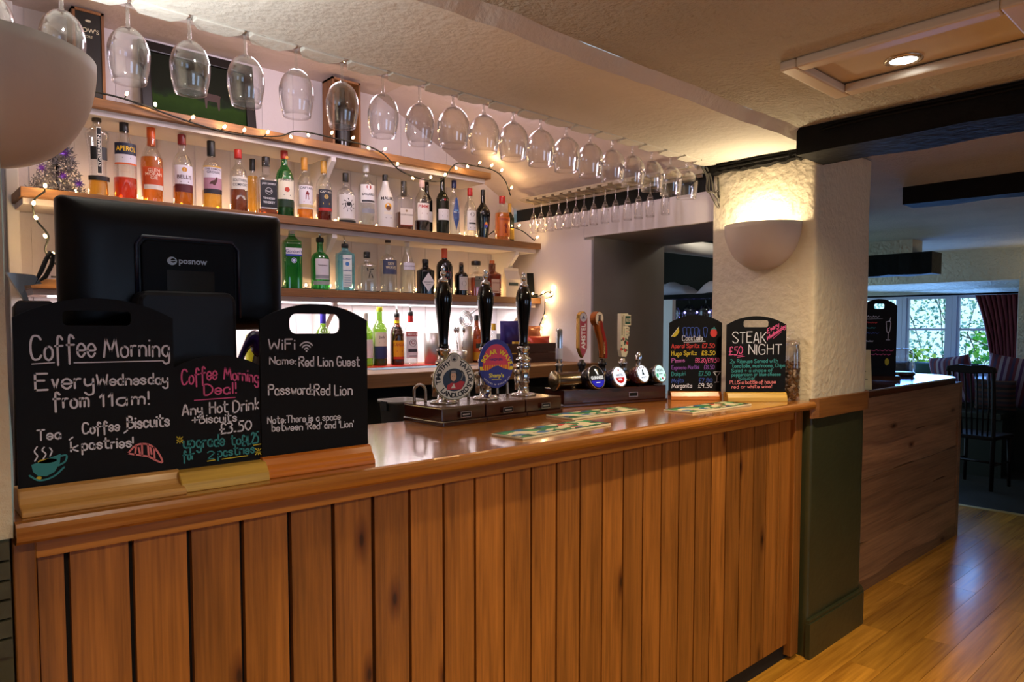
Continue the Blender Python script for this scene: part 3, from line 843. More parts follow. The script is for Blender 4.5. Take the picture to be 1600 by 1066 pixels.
SH = {
 'std': ([(.88, 0), (1, .02), (1, .54), (.97, .60), (.78, .68), (.46, .745), (.36, .79), (.35, .93)], 2),
 'slope': ([(.88, 0), (1, .02), (1, .50), (.96, .56), (.80, .64), (.58, .72), (.42, .80), (.36, .86), (.35, .93)], 2),
 'wine': ([(.9, 0), (1, .02), (1, .58), (.95, .64), (.62, .72), (.40, .77), (.37, .98)], 2),
 'square': ([(.93, 0), (1, .02), (1, .56), (.95, .62), (.60, .67), (.40, .70), (.37, .74), (.37, .92)], 5),
 'flat': ([(.93, 0), (1, .02), (1, .62), (.93, .68), (.58, .73), (.40, .76), (.36, .80), (.36, .93)], 4),
 'rect': ([(.93, 0), (1, .02), (1, .72), (.90, .77), (.55, .82), (.36, .86), (.34, .97)], 4),
 'carafe': ([(.80, 0), (.86, .02), (.74, .30), (.80, .55), (1.0, .75), (.98, .82), (.6, .87), (.40, .90), (.38, .97)], 2),
 'bulge': ([(.80, 0), (.88, .02), (.95, .22), (1, .45), (.95, .58), (.72, .68), (.45, .76), (.38, .82), (.36, .93)], 2),
 'round': ([(.90, 0), (1, .03), (1, .50), (.95, .60), (.76, .67), (.45, .71), (.34, .74), (.32, .93)], 2),
 'shake': ([(.80, 0), (.84, .02), (.90, .30), (1.0, .56), (1.0, .60), (.80, .68), (.46, .74), (.38, .78), (.36, .90)], 2),
 'tia': ([(.66, 0), (.70, .02), (.86, .25), (1, .48), (.96, .56), (.70, .64), (.38, .71), (.30, .76), (.28, .95)], 2),
}
COLS = {}
def cm(h, rough=.45, metal=0): return M('print_'+h.lstrip('#')+('_m' if metal else ''), h, rough, metal)
def put_label(par, R_, H, n, ry, spec, name='label'):
    """SPEC: ('p', z0, z1, halfdeg, colour) patch / ('t', text, zc, height, colour[, maxwidth]) / ('c', zc, radius, colour) / ('d', zc, halfw, halfh, colour) diamond"""
    mb = MB(); mats = []; idx = {}
    def mi(c):
        if c not in idx: idx[c] = len(mats); mats.append(cm(c))
        return idx[c]
    flat = n > 2.5
    def P(x, z, off):
        if flat: return (x, -R_*ry*1.0-off, z)
        a = -PI/2+x/R_
        return ((R_+off)*math.cos(a), (R_+off)*math.sin(a), z)
    off = .0006
    for s in spec:
        k = s[0]; off += .00025
        if k == 'p':
            _, z0, z1, hd, col = s; z0 *= H; z1 *= H
            hw = R_*R(hd) if not flat else R_*min(.86, hd/70)
            m_ = 1 if flat else 14
            vs = []
            for i in range(m_+1):
                x = -hw+2*hw*i/m_; vs += [P(x, z0, off), P(x, z1, off)]
            mb.add(vs, [(2*i, 2*i+2, 2*i+3, 2*i+1) for i in range(m_)], mi(col), not flat)
        elif k == 't':
            _, txt, zc, h, col = s[:5]; mw = s[5] if len(s) > 5 else R_*1.75
            v2, f2, w, hh = text_mesh(txt, .012)
            sy = h/hh; sx = min(sy, mw/w)
            mb.add([P(p[0]*sx, zc*H+p[1]*sy-h/2, off) for p in v2], f2, mi(col))
        elif k == 'c':
            _, zc, r, col = s
            mb.add([P(r*math.cos(2*PI*i/18), zc*H+r*math.sin(2*PI*i/18), off) for i in range(18)], [tuple(range(18))], mi(col))
        elif k == 'd':
            _, zc, a, b, col = s
            mb.add([P(-a, zc*H, off), P(0, zc*H-b, off), P(a, zc*H, off), P(0, zc*H+b, off)], [(0, 1, 2, 3)], mi(col))
        elif k == 'b':
            _, zc, hw_, h, col = s
            mb.add([P(-hw_, zc*H-h/2, off), P(hw_, zc*H-h/2, off), P(hw_, zc*H+h/2, off), P(-hw_, zc*H+h/2, off)], [(0, 1, 2, 3)], mi(col))
        elif k == 's':      # vertical strip text (rotated)
            _, txt, zc, h, col, mw = s
            v2, f2, w, hh = text_mesh(txt, .012); sx = mw/w; sy = h/hh
            mb.add([P(-(p[1]*sy-h/2), zc*H+p[0]*sx, off) for p in v2], f2, mi(col))
        elif k == 'o':      # pointed shape: list of (x, zfrac)
            _, pts, col = s
            mb.add([P(x, z*H, off) for x, z in pts], [tuple(range(len(pts)))], mi(col))
    o = mb.build(name, mats, par, fix=False)
    return o
def bottle(label, cat, group, x, y, z, r, H, shape='std', gl='clear', liq=None, cap=('#1a1a1a', .13, .42), spec=(), rz=None, ry=1.0, name='spirit_bottle', k=.35):
    prof, n = SH[shape]
    if rz is None: rz = -math.atan2(x, y)*k
    sm = catmull([(a*r, b*H, 0) for a, b in prof], 3)
    zc = H*(1-(cap[1] if cap else 0))
    outer = [(p[0], p[1]) for p in sm]
    top = outer[-1]
    outer = [(.0004, outer[0][1])]+outer+[(top[0]*.86, top[1])]
    mb = MB(); mb.lathe(outer, 28, n=n, ry=ry)
    o = mb.build(name, G[gl]); o.location = (x, y, z); o.rotation_euler = (0, 0, rz)
    tag(o, label, cat, group)
    if liq:
        lv, ln = liq
        ip = [(max(.0004, a*.95), b+.004*(1 if i == 0 else 0)+.003) for i, (a, b) in enumerate([(p[0], p[1]) for p in sm]) if b < lv*H]
        ip = [(.0004, ip[0][1])]+ip+[(ip[-1][0], lv*H), (.0004, lv*H)]
        MB().lathe(ip, 24, n=n, ry=ry).build('liquid', LQ[ln], o)
    if cap:
        cc, ch, cr = cap[:3]
        kind = cap[3] if len(cap) > 3 else 'cap'
        rc = cr*r
        if kind == 'pourer':
            mb = MB(); mb.lathe([(.0004, H*.90), (rc, H*.90), (rc, H*.97), (rc*.8, H*.985), (.0004, H*.985)], 16)
            q = mb.build('pourer_collar', cm(cc), o)
            MB().tube([(0, 0, H*.98), (0, 0, H*1.06), (-.006, .0, H*1.14)], [.006, .0045, .003], 8).build('pourer_spout', M('chrome', '#d8d8d8', .12, 1), o)
        else:
            h0 = H*(1-ch); mb = MB()
            mb.lathe([(.0004, h0), (rc*.97, h0), (rc, h0+.003), (rc, H-.003), (rc*.95, H), (.0004, H)], 20)
            mb.build('cap', cm(cc, .35), o)
    if spec: put_label(o, r*1.0, H, n, ry, spec)
    return o
MS, LS = 1.912, 1.592
gm, gl_, gb = 'bottles on the middle shelf', 'bottles on the lowest shelf', 'bottles on the back counter'
Y = 3.08
W_, K_, N_ = '#e8e4da', '#15151a', '#141d3c'
B = lambda *a, **k: bottle(a[0], 'bottle', gm, a[1], Y, MS, *a[2:], **k)
B('waisted clear bottle with a tall narrow black label beside the silver tinsel tree', .659, .040, .300, 'carafe', 'clear', (.24, 'gold'), ('#3a2f22', .05, .40),
  [('p', .20, .26, 60, K_), ('p', .46, .62, 42, K_), ('p', .28, .86, 11, '#f0efe8'), ('p', .29, .85, 9, '#111118'), ('s', 'ST-GERMAIN', .57, .009, '#f2f0ea', .12)])
B('clear bottle with orange-red aperitif and navy label with yellow lettering', .752, .041, .318, 'slope', 'clear', (.27, 'red'), ('#16181c', .17, .40),
  [('p', .44, .60, 62, '#d9d5e2'), ('p', .54, .68, 62, N_), ('t', 'APEROL', .61, .019, '#f3c514'), ('b', .50, .015, 0.0036, N_), ('p', .42, .44, 62, '#d8622a')])
B('amber whisky bottle with bright orange cap and orange label', .849, .042, .300, 'bulge', 'clear', (.60, 'amber'), ('#d2561c', .24, .37),
  [('p', .18, .46, 58, '#cc4d1b'), ('t', 'GLEN', .42, .013, '#f6d8c0'), ('t', 'MORAN', .37, .013, '#f6d8c0'), ('t', 'GIE', .32, .013, '#f6d8c0'), ('p', .17, .23, 52, '#efe6dc')])
B('whisky bottle with dark red cap and white label with gold crest over red band', .965, .038, .292, 'std', 'clear', (.28, 'amber'), ('#7a1f20', .14, .42),
  [('p', .19, .56, 60, '#e6e1ec'), ('p', .19, .30, 60, '#5c1f28'), ('c', .50, .010, '#c88a1e'), ('t', "BELL'S", .40, .016, '#4c1720'), ('b', .33, .015, 0.0036, '#4c1720')])
B('whisky bottle with black cap and pale pink label picturing a dark bird', 1.081, .039, .287, 'std', 'clear', (.28, 'gold'), ('#15171a', .22, .42),
  [('p', .29, .62, 62, '#dcd6e4'), ('p', .29, .45, 62, '#b58398'), ('p', .22, .29, 62, '#2a2430'), ('p', .60, .62, 62, '#caa24a'), ('t', 'THE FAMOUS', .575, .008, '#4a3a52'), ('t', 'GROUSE', .53, .010, '#4a3a52'),
   ('o', [(-.018, .36), (.004, .34), (.012, .40), (.014, .46), (.009, .46), (.004, .42), (-.010, .40)], '#4b2419')])
B('bottle with red cap and white label over pale brown liqueur', 1.194, .037, .270, 'std', 'clear', (.36, 'brown'), ('#b3231f', .14, .42),
  [('p', .36, .56, 58, '#dedad2'), ('t', 'SOUTHERN', .50, .012, '#20242c'), ('t', 'COMFORT', .43, .012, '#20242c'), ('o', [(-.02, .20), (.02, .20), (.014, .26), (-.014, .26)], '#d9d2c4')])
bottle('small amber bottle with black cap half hidden behind the square black-label bottle', 'bottle', gm, 1.292, 3.17, MS, .030, .262, 'std', 'clear', (.70, 'gold'), ('#15171a', .20, .42))
B('square clear bottle with black cap and black label with white lettering', 1.316, .042, .258, 'square', 'clear', (.10, 'brown'), ('#121214', .16, .42),
  [('p', .10, .58, 60, '#16161c'), ('t', 'JACK DANIELS', .52, .010, '#e8e8ea', .058), ('c', .40, .015, '#e8e8ea'), ('c', .40, .0138, '#16161c'), ('t', 'No.7', .40, .009, '#e8e8ea'), ('t', 'TENNESSEE', .28, .008, '#e8e8ea', .05), ('t', 'WHISKEY', .21, .011, '#e8e8ea', .05), ('p', .11, .12, 56, '#e8e8ea')])
B('bright green whiskey bottle with red cap and cream label', 1.402, .039, .305, 'std', 'green', (.50, 'ruby'), ('#a3281f', .14, .40),
  [('p', .26, .55, 60, '#e8e2cc'), ('o', [(-.022, .55), (.022, .55), (.015, .60), (-.015, .60)], '#e8e2cc'), ('t', 'JAMESON', .535, .013, '#1d1d1d'), ('c', .40, .011, '#b2381f'), ('b', .32, .015, 0.0036, '#333333'), ('p', .15, .24, 60, '#10301a'), ('c', .86, .007, '#c9922e')], )
B('white rum bottle with gold cap and white label above golden band', 1.498, .036, .284, 'std', 'clear', (.17, 'amber'), ('#c88a32', .20, .40),
  [('p', .17, .54, 58, '#e4dfe6'), ('t', 'CAPTAIN', .50, .011, N_), ('o', [(-.007, .32), (.009, .32), (.006, .38), (.010, .41), (.002, .46), (-.006, .42)], '#7d1f26'), ('b', .28, .015, 0.0054, '#b63a5a'), ('p', .19, .24, 58, '#d3bb8a')])
B('dark rum bottle with gold cap and navy label with red foot', 1.594, .036, .284, 'std', 'clear', (.45, 'ruby'), ('#c9973f', .20, .40),
  [('p', .17, .52, 58, '#22283a'), ('t', 'CAPTAIN', .48, .010, '#d7d2c4'), ('c', .40, .010, '#c0a15a'), ('b', .29, .015, 0.0078, '#d8b437'), ('p', .17, .22, 58, '#b02a28')])
B('round-shouldered bottle with black cap and a white label covered in black swirls', 1.708, .042, .245, 'round', 'clear', (.52, 'clear'), ('#111113', .17, .34),
  [('p', .10, .56, 64, '#dbd8d6'), ('c', .36, .017, '#111113'), ('c', .36, .013, '#dbd8d6'), ('c', .38, .010, '#111113')]+[('o', [(.016*math.cos(a), .36+.07*math.sin(a)), (.030*math.cos(a+.2), .36+.13*math.sin(a+.2)), (.031*math.cos(a+.35), .36+.13*math.sin(a+.35))], '#111113') for a in [k_*.7 for k_ in range(9)]]+[('p', .0, .07, 66, '#111113')])
B('white rum bottle with pale cap and a red circle on its label', 1.820, .040, .312, 'std', 'clear', (.55, 'clear'), ('#d9d9dc', .15, .38),
  [('p', .36, .64, 60, '#e6e6ea'), ('c', .60, .012, '#a8392c'), ('t', 'BACARDI', .49, .012, '#22201f'), ('p', .37, .40, 50, '#3d3c42'), ('p', .20, .27, 50, '#8d8f97')])
B('milky white bottle with black cap and a yellow sunset on its label', 1.929, .041, .268, 'slope', 'white', None, ('#1a1714', .13, .36),
  [('t', 'MALIBU', .545, .016, '#2a2622'), ('c', .40, .017, '#e0a01e'), ('c', .365, .012, '#5c351c'), ('p', .25, .30, 30, '#ded6c6'), ('b', .19, .015, 0.0042, '#8f8a82')])
B('brandy bottle with tall black cap, pale label and brown spirit', 2.039, .042, .250, 'flat', 'clear', (.36, 'brown'), ('#17130f', .30, .36),
  [('p', .10, .44, 56, '#d8cfc6'), ('t', 'COURVOISIER', .31, .008, '#58402e'), ('c', .39, .006, '#8f7a5e'), ('p', .09, .11, 56, '#8d3b30')], ry=.8)
B('clear bottle with pink cap and red lettered white label', 2.150, .038, .282, 'std', 'clear', (.22, 'dark'), ('#d6b7b4', .17, .38),
  [('p', .22, .53, 58, '#e6e0de'), ('t', "PIMM'S", .47, .018, '#b0262a'), ('p', .20, .22, 58, '#4a3a3a'), ('b', .34, .015, 0.0048, '#80282a')])
bottle('slim black wine bottle with white label just behind the pink-capped bottle', 'bottle', gm, 2.217, 3.13, MS, .030, .285, 'wine', 'dark', None, None, [('p', .23, .42, 62, '#dcd6d2'), ('b', .34, .015, 0.0060, '#6a2a28')], name='wine_bottle')
B('taller black wine bottle with red dot and white label', 2.283, .034, .305, 'wine', 'darkgreen', None, None, [('p', .25, .44, 62, '#dcd8da'), ('b', .385, .015, 0.0060, '#7a2a2c'), ('b', .32, .015, 0.0048, '#444444'), ('c', .60, .006, '#9c2024')], name='wine_bottle')
B('clear bottle with blue cap and a pointed blue label', 2.360, .032, .300, 'std', 'clear', (.56, 'clear'), ('#18265e', .14, .42),
  [('o', [(0, .10), (.016, .30), (.019, .40), (.014, .50), (.004, .68), (-.004, .68), (-.014, .50), (-.019, .40), (-.016, .30)], '#1b4f9c'), ('b', .42, .015, 0.0060, '#dfe8f2'), ('p', .44, .46, 20, '#6aa0d8')])
B('clear bottle with red cap and white label with an arch', 2.471, .034, .272, 'std', 'clear', (.55, 'clear'), ('#b5201e', .15, .42),
  [('p', .14, .54, 52, '#e4e2e2'), ('c', .46, .012, '#2a2a2e'), ('c', .46, .009, '#e4e2e2'), ('b', .34, .015, 0.0054, '#30303a'), ('p', .27, .30, 34, '#2a2a2e'), ('b', .20, .015, 0.0048, '#30303a')])
B('bulging black liqueur bottle with long black neck', 2.563, .042, .275, 'tia', 'dark', None, ('#0d0d0f', .12, .30),
  [('b', .50, .015, 0.0054, '#b9b4c0'), ('c', .28, .011, '#c7457c'), ('c', .25, .008, '#4a52b0'), ('c', .31, .007, '#d8923a')])
B('orange whisky bottle with red cap and a dark red figure on the label', 2.707, .043, .258, 'std', 'clear', (.62, 'amber'), ('#a01d1c', .16, .42),
  [('p', .10, .52, 60, '#c4641c'), ('t', 'FIREBALL', .47, .012, '#6d1612'), ('o', [(-.006, .17), (.008, .17), (.004, .26), (.012, .32), (.002, .39), (-.008, .34), (.0, .28)], '#7c1a12'), ('b', .14, .015, 0.0048, '#6d1612')])
bottle('slim dark and gold bottle at the very end of the middle shelf', 'bottle', gm, 2.81, 3.13, MS, .026, .235, 'wine', 'darkgreen', None, ('#b08d3c', .3, .40), [('p', .10, .38, 62, '#b8932e')])

B = lambda *a, **k: bottle(a[0], 'bottle', gl_, a[1], Y, LS, *a[2:], **k)
B('rectangular green gin bottle with silver cap and blue-striped white label', 1.431, .042, .282, 'rect', 'green', None, ('#c2bdc4', .11, .36),
  [('p', .54, .66, 60, '#dcd8e2'), ('p', .53, .56, 60, '#2c3f9c'), ('t', "Gordon's", .605, .015, '#26306c'), ('c', .46, .012, '#d6dcec'), ('c', .46, .010, '#27418f'), ('c', .46, .006, '#d6dcec')], ry=.75)
B('round-shouldered green gin bottle with pourer and square white label', 1.570, .043, .250, 'round', 'green', None, ('#17171a', .1, .42, 'pourer'),
  [('p', .20, .58, 46, '#d5d0d6'), ('t', 'Tanqueray', .46, .010, '#48363a'), ('p', .22, .28, 46, '#8f9096'), ('p', .10, .17, 60, '#9aa09c')])
B('pale blue gin bottle with pourer and tall cream label', 1.700, .043, .232, 'rect', 'blue', (.62, 'clear'), ('#1b1d22', .1, .40, 'pourer'),
  [('p', .08, .74, 36, '#d9dfdc'), ('c', .56, .010, '#3f78b4'), ('t', 'BOMBAY', .66, .008, '#2a4d86'), ('t', 'SAPPHIRE', .42, .007, '#2a4d86')]+[('p', .12+.05*i, .135+.05*i, 26, '#8da9b8') for i in range(5)], ry=.75)
B('short clear gin bottle with black cap and brush-stroke marking', 1.820, .041, .198, 'flat', 'clear', (.66, 'clear'), ('#131315', .15, .40),
  [('o', [(-.016, .58), (-.010, .60), (-.008, .52), (-.012, .50)], K_), ('o', [(-.008, .34), (-.004, .34), (.004, .52), (0, .53)], K_), ('o', [(-.004, .56), (.020, .58), (.020, .56), (-.004, .545)], K_), ('o', [(.006, .44), (.010, .46), (.016, .36), (.012, .34)], K_), ('p', .28, .31, 26, '#9a9a96')])
B('tall cut-glass bottle with blue-grey label', 1.941, .044, .272, 'round', 'clear', (.60, 'clear'), ('#2c2022', .07, .34),
  [('p', .34, .60, 54, '#39405c'), ('t', 'SKY', .53, .014, '#d6c9a0'), ('t', 'WAVE', .46, .014, '#d6c9a0')])
B('tall clear textured bottle with white stopper', 2.057, .040, .262, 'slope', 'clear', (.58, 'clear'), ('#e2dcd4', .09, .34), [('p', .46, .60, 50, '#d4d0d8'), ('t', 'THE BOTANIST', .53, .007, '#585264')])
B('squat black gin bottle with a white diamond label', 2.169, .041, .184, 'flat', 'dark', None, ('#0e0e10', .10, .42), [('d', .34, .036, .050, '#dcd8d4'), ('t', "HENDRICK'S", .34, .009, '#35323a', .055), ('p', .27, .285, 22, '#8a8a8c')])
B('broad black bottle with orange neck strip and red ring emblem', 2.294, .044, .265, 'round', 'dark', None, None,
  [('p', .78, .96, 0.1, '#c8502c')]+[('c', .40, .026, '#232b3c'), ('c', .40, .012, '#0c0d10'), ('c', .40, .005, '#4a6a7c')]+[('o', [(.023*math.cos(a), .40+.086*math.sin(a)), (.017*math.cos(a+.15), .40+.064*math.sin(a+.15)), (.017*math.cos(a-.15), .40+.064*math.sin(a-.15))], '#c8402c') for a in [k_*2*PI/9 for k_ in range(9)]])
B('small apothecary gin bottle with cork and stamp-like label', 2.408, .038, .182, 'round', 'dark', None, ('#6a5340', .07, .30), [('p', .16, .56, 40, '#c9bfb4'), ('c', .36, .014, '#8c8482'), ('c', .36, .010, '#cfc6ba'), ('b', .50, .015, 0.0042, '#4a4444')])
B('square amaretto bottle with wide black stopper', 2.512, .043, .196, 'square', 'clear', (.52, 'brown'), ('#15120f', .12, .62), [('p', .26, .56, 42, '#6e6c5a'), ('t', 'DISARONNO', .44, .007, '#2c2a22'), ('c', .50, .005, '#2c2a22')])
B('square brown orange-liqueur bottle with copper cap', 2.630, .044, .206, 'square', 'amber', (.60, 'amber'), ('#b8622c', .22, .32), [('p', .10, .48, 40, '#c9a98c'), ('t', 'COINTREAU', .38, .008, '#7c2a1c'), ('p', .14, .16, 30, '#8c4a2c')])
# small carton and stopper
t = thing('drinks_carton', 'white gable-topped carton near the end of the lowest shelf', 'carton', (2.775, Y, LS), -.3)
MB().box(-.046, .046, -.035, .035, 0, .105).prism([(-.035, .105), (.035, .105), (.004, .155), (-.004, .155)], -.046, .046, 'X').box(-.046, .046, -.003, .003, .15, .172).build('carton', M('carton_card', '#c9bba4', .7, var=.08), t)
o = MB().box(-.03, .03, -.0356, -.0353, .068, .086, 0).build('label', cm('#38443a'), t)
o = MB().lathe([(.0004, 0), (.014, 0), (.014, .03), (.008, .04), (.008, .055), (.012, .058), (.012, .066), (.0004, .066)], 16).build('miniature_bottle', G['clear']); o.location = (2.80, 3.02, LS); tag(o, 'tiny clear miniature in front of the white carton', 'bottle')
t = thing('phone_stand', 'slim black upright slab leaning on a small stand at the lowest shelf end', 'stand', (2.90, 3.04, LS), -.5)
MB().box(-.02, .02, -.006, .006, .004, .15, mat=T3(0, .0, 0, 0, -.18)).build('slab', m_black, t)
MB().box(-.028, .028, -.05, .03, 0, .022).build('foot', m_black, t)

# back counter bottles and clutter
BS_ = 1.2252
def BB(*a, **k): return bottle(a[0], 'bottle', gb, a[1], k.pop('y', 3.07), BS_, *a[2:], **k)
BB('green wine bottle with violet capsule seen through the handle slot of the wifi chalkboard', 1.575, .034, .262, 'wine', 'wine', None, ('#3c2ea8', .19, .42), [('p', .18, .50, 60, '#3a86b8')], name='wine_bottle')
BB('amber-capped clear bottle peeking over the wifi chalkboard', 1.69, .034, .278, 'std', 'clear', (.5, 'gold'), ('#c87a2a', .14, .42))
BB('pale wine bottle hidden by the wifi chalkboard edge', 1.800, .036, .262, 'wine', 'wine', None, ('#d8d4c8', .15, .42), [('p', .15, .5, 62, '#e4e0dc')], name='wine_bottle')
BB('open green wine bottle with yellow capsule and cream and navy label', 1.882, .035, .292, 'wine', 'wine', (.36, 'ruby'), ('#d8d818', .07, .44),
   [('p', .12, .57, 64, '#e6ddc6'), ('p', .12, .33, 64, '#24305e'), ('t', 'Jack', .48, .016, '#5c2a22'), ('b', .40, .015, 0.0042, '#444444')], name='wine_bottle')
BB('brown coffee liqueur bottle with pourer and yellow label', 1.984, .035, .268, 'std', 'amber', (.72, 'dark'), ('#1a1a1a', .1, .40, 'pourer'),
   [('p', .12, .46, 52, '#e0a010'), ('o', [(-.026, .46), (.026, .46), (.014, .54), (-.014, .54)], '#e0a010'), ('t', 'KAHLUA', .385, .016, '#a8241a'), ('p', .11, .155, 52, '#c23a1a'), ('p', .78, .82, 0.1, '#e0d020'), ('b', .26, .015, 0.0048, '#a8241a')])
BB('clear vodka bottle with pourer, red neck band and red and white label', 2.066, .036, .278, 'std', 'clear', (.55, 'clear'), ('#2a2a2a', .1, .40, 'pourer'),
   [('p', .12, .60, 58, '#e6e4e4'), ('p', .52, .60, 58, '#a8261e'), ('t', 'SMIRNOFF', .56, .013, '#f0e8e0'), ('c', .40, .019, '#2a2a2e'), ('c', .40, .016, '#e6e4e4'), ('c', .41, .010, '#7c2a28'), ('c', .41, .007, '#e6e4e4'), ('p', .23, .29, 40, '#35353c'), ('p', .14, .17, 30, '#a8a8ac')])
def band_on_neck(b, z0, z1, r, col):
    MB().lathe([(r, z0), (r, z1)], 20).build('neck_band', cm(col), b)
for o in list(bpy.data.objects):
    if o.name.startswith('spirit_bottle') and o.parent is None:
        l = o['label']
        if l.startswith('clear vodka'): band_on_neck(o, .278*.78, .278*.90, .0140, '#c0201c')
        if l.startswith('brown coffee'): band_on_neck(o, .268*.79, .268*.84, .0142, '#e0d020')
        if l.startswith('broad black'): band_on_neck(o, .265*.75, .265*.94, .0160, '#c8502c')
BB('brown sauce bottle with orange label behind the round pump clip', 2.49, .034, .262, 'std', 'amber', (.5, 'dark'), ('#141210', .12, .40), [('p', .04, .50, 66, '#c4531c'), ('p', .05, .22, 50, '#d8a020'), ('p', .30, .40, 30, '#2a3a2a')], y=3.05)
BB('slim white-labelled bottle with mustard yellow cap', 2.555, .026, .215, 'std', 'clear', (.4, 'clear'), ('#c89a1c', .18, .48), [('p', .02, .58, 80, '#d6cfc4'), ('b', .5, .015, 0.0036, '#444444')], y=2.98)
o = MB().box(-.27, .27, -.07, .07, 0, .012).build('bar_tray', M('red_tray', '#d0281a', .4)); o.location = (1.93, 3.03, 1.2252-.0); tag(o, 'flat bright red bar mat under the bottles on the back counter', 'mat')
o.location.z = 1.2252; o.scale = (1, 1, .25)
for b in bpy.data.objects:
    if b.parent is None and b.get('group') == gb and 1.66 < b.location.x < 2.2: b.location.z = 1.2285
o = MB().box(-.30, .30, -.06, .06, 0, .0015).build('leaflet', M('blue_print', '#5c7a94', .5, var=.5, vscale=14)); o.location = (1.98, 2.85, 1.2252); tag(o, 'blue printed paper lying along the front of the back counter', 'paper')
# steel beakers
def beaker(label, x, y, r, h, tools):
    t = thing('steel_beaker', label, 'beaker', (x, y, BS_), 0, 'steel beakers on the back counter')
    MB().lathe([(.0004, 0), (r*.92, 0), (r, h), (r*.96, h), (r*.88, .003), (.0004, .003)], 28).build('body', ms, t)
    return t
beaker('wide steel beaker beside the vodka bottle', 2.19, 3.05, .046, .165, 0)
beaker('short dark-rimmed steel beaker full of spoons, behind the first pump', 2.30, 2.96, .04, .07, 0)
beaker('tall steel cocktail shaker between the first two pump handles', 2.408, 3.04, .042, .20, 0)
for k, (a, b, lab) in enumerate(((.1, .12, 'spoon tilting furthest from the vodka bottle'), (-.12, .05, 'spoon tilting towards the vodka bottle'), (.02, -.1, 'spoon standing upright between its neighbours'))):
    mb = MB(); mb.tube([(0, 0, .0), (a*.16, b*.16, .16)], .0028, 6); mb.sphere((a*.175, b*.175, .175), .011, 0, 10, 6, (1, .5, 1.5))
    o = mb.build('bar_spoon', M('chrome', '#d8d8d8', .12, 1)); o.location = (2.30+.012*(k-1), 2.96, BS_+.006); tag(o, 'steel bar '+lab+', in the short beaker', 'spoon', 'bar spoons in the short beaker')
t = thing('cocktail_strainer', 'coiled steel cocktail strainer standing in the tall shaker', 'strainer', (2.408, 3.04, BS_+.205))
mb = MB()
for rr_ in (.044, .036, .028, .018): mb.tube([(rr_*math.cos(2*PI*i/28), -.004*0, .035+rr_*math.sin(2*PI*i/28)) for i in range(28)], .0032, 6, closed=True)
mb.build('coil', M('chrome', '#d8d8d8', .12, 1), t)
MB().tube([(.03, 0, .06), (.07, 0, .085), (.13, 0, .105)], .004, 6).build('handle', M('chrome', '#d8d8d8', .12, 1), t)
def crisp(label, x, y, z, w, h, col, band, txt, rz, tilt=0):
    t = thing('crisp_packet', label, 'snack packet', (x, y, z), rz, 'snack packets on the back counter')
    nx, nz = 10, 12; vs = []; fs = []
    for sgn in (-1, 1):
        for j in range(nz+1):
            for i in range(nx+1):
                u, v = i/nx*2-1, j/nz
                d = .026*(1-u*u)**.5*math.sin(PI*v)**.6+.0006
                vs.append((u*w/2*(1-.06*math.sin(PI*v)), sgn*(d+.003*math.sin(9*v+5*u)*math.sin(PI*v)), v*h))
    m_ = (nx+1)*(nz+1)
    for s_ in (0, 1):
        for j in range(nz):
            for i in range(nx):
                a = s_*m_+j*(nx+1)+i; fs.append((a, a+1, a+nx+2, a+nx+1) if not s_ else (a, a+nx+1, a+nx+2, a+1))
    MB().add(vs, fs, 0, True, T3(0, 0, 0, 0, tilt)).build('packet', M('foil_'+col.lstrip('#'), col, .28, .2), t)
    return t
# wooden crate of snacks at the right end
t = thing('wooden_crate', 'dark wooden crate holding snacks at the end of the back counter', 'crate', (2.72, 2.93, BS_))
mb = MB()
for z0 in (.0, .055): mb.box(-.20, .20, -.11, -.10, z0, z0+.05).box(-.20, .20, .10, .11, z0, z0+.05).box(-.20, -.19, -.10, .10, z0, z0+.05).box(.19, .20, -.10, .10, z0, z0+.05)
mb.box(-.19, .19, -.10, .10, 0, .01); mb.build('box', wood('crate_wood', '#2c1a0e', '#4f3320', 'X', 1.3, .7, 0, .2), t)
crisp('purple snack packet standing in the wooden crate', 2.665, 2.97, BS_+.0605, .12, .17, '#33286e', None, 'SALT', -.5, .12)
crisp('orange and brown snack packet slumped in the wooden crate', 2.805, 2.94, BS_+.0605, .15, .15, '#8a4a22', None, 'BITES', -.4, -.35)
crisp('flat red snack packet on the front of the crate', 2.80, 2.87, BS_+.0605, .14, .085, '#b03a1e', None, 'NUTS', -.4, -.2)
t = thing('snack_box', 'small yellow-fronted snack carton in the crate', 'box', (2.66, 2.87, BS_+.0105), -.4)
MB().box(-.045, .045, -.02, .02, 0, .105).build('carton', M('snack_yellow', '#c99a1e', .5), t)
MB().box(-.03, .03, -.0206, -.0203, .035, .075).build('printed_panel', cm('#2a1a12'), t)
t = thing('snack_box', 'flat black snack carton lying across the back of the crate', 'box', (2.735, 3.035, BS_+.1125), -.1)
MB().box(-.08, .08, -.03, .03, 0, .045).build('carton', M('snack_black', '#17161c', .5), t)
# glimpses between the chalkboards
o = MB().lathe([(.0004, 0), (.040, 0), (.045, .01), (.048, .14), (.040, .165), (.018, .175), (.0004, .176)], 28).build('squeeze_drum', M('lime_plastic', '#b9bf22', .35)); o.location = (1.16, 2.83, 1.2252); 
tag(o, 'lime yellow plastic drum seen between the two smaller chalkboards', 'container')
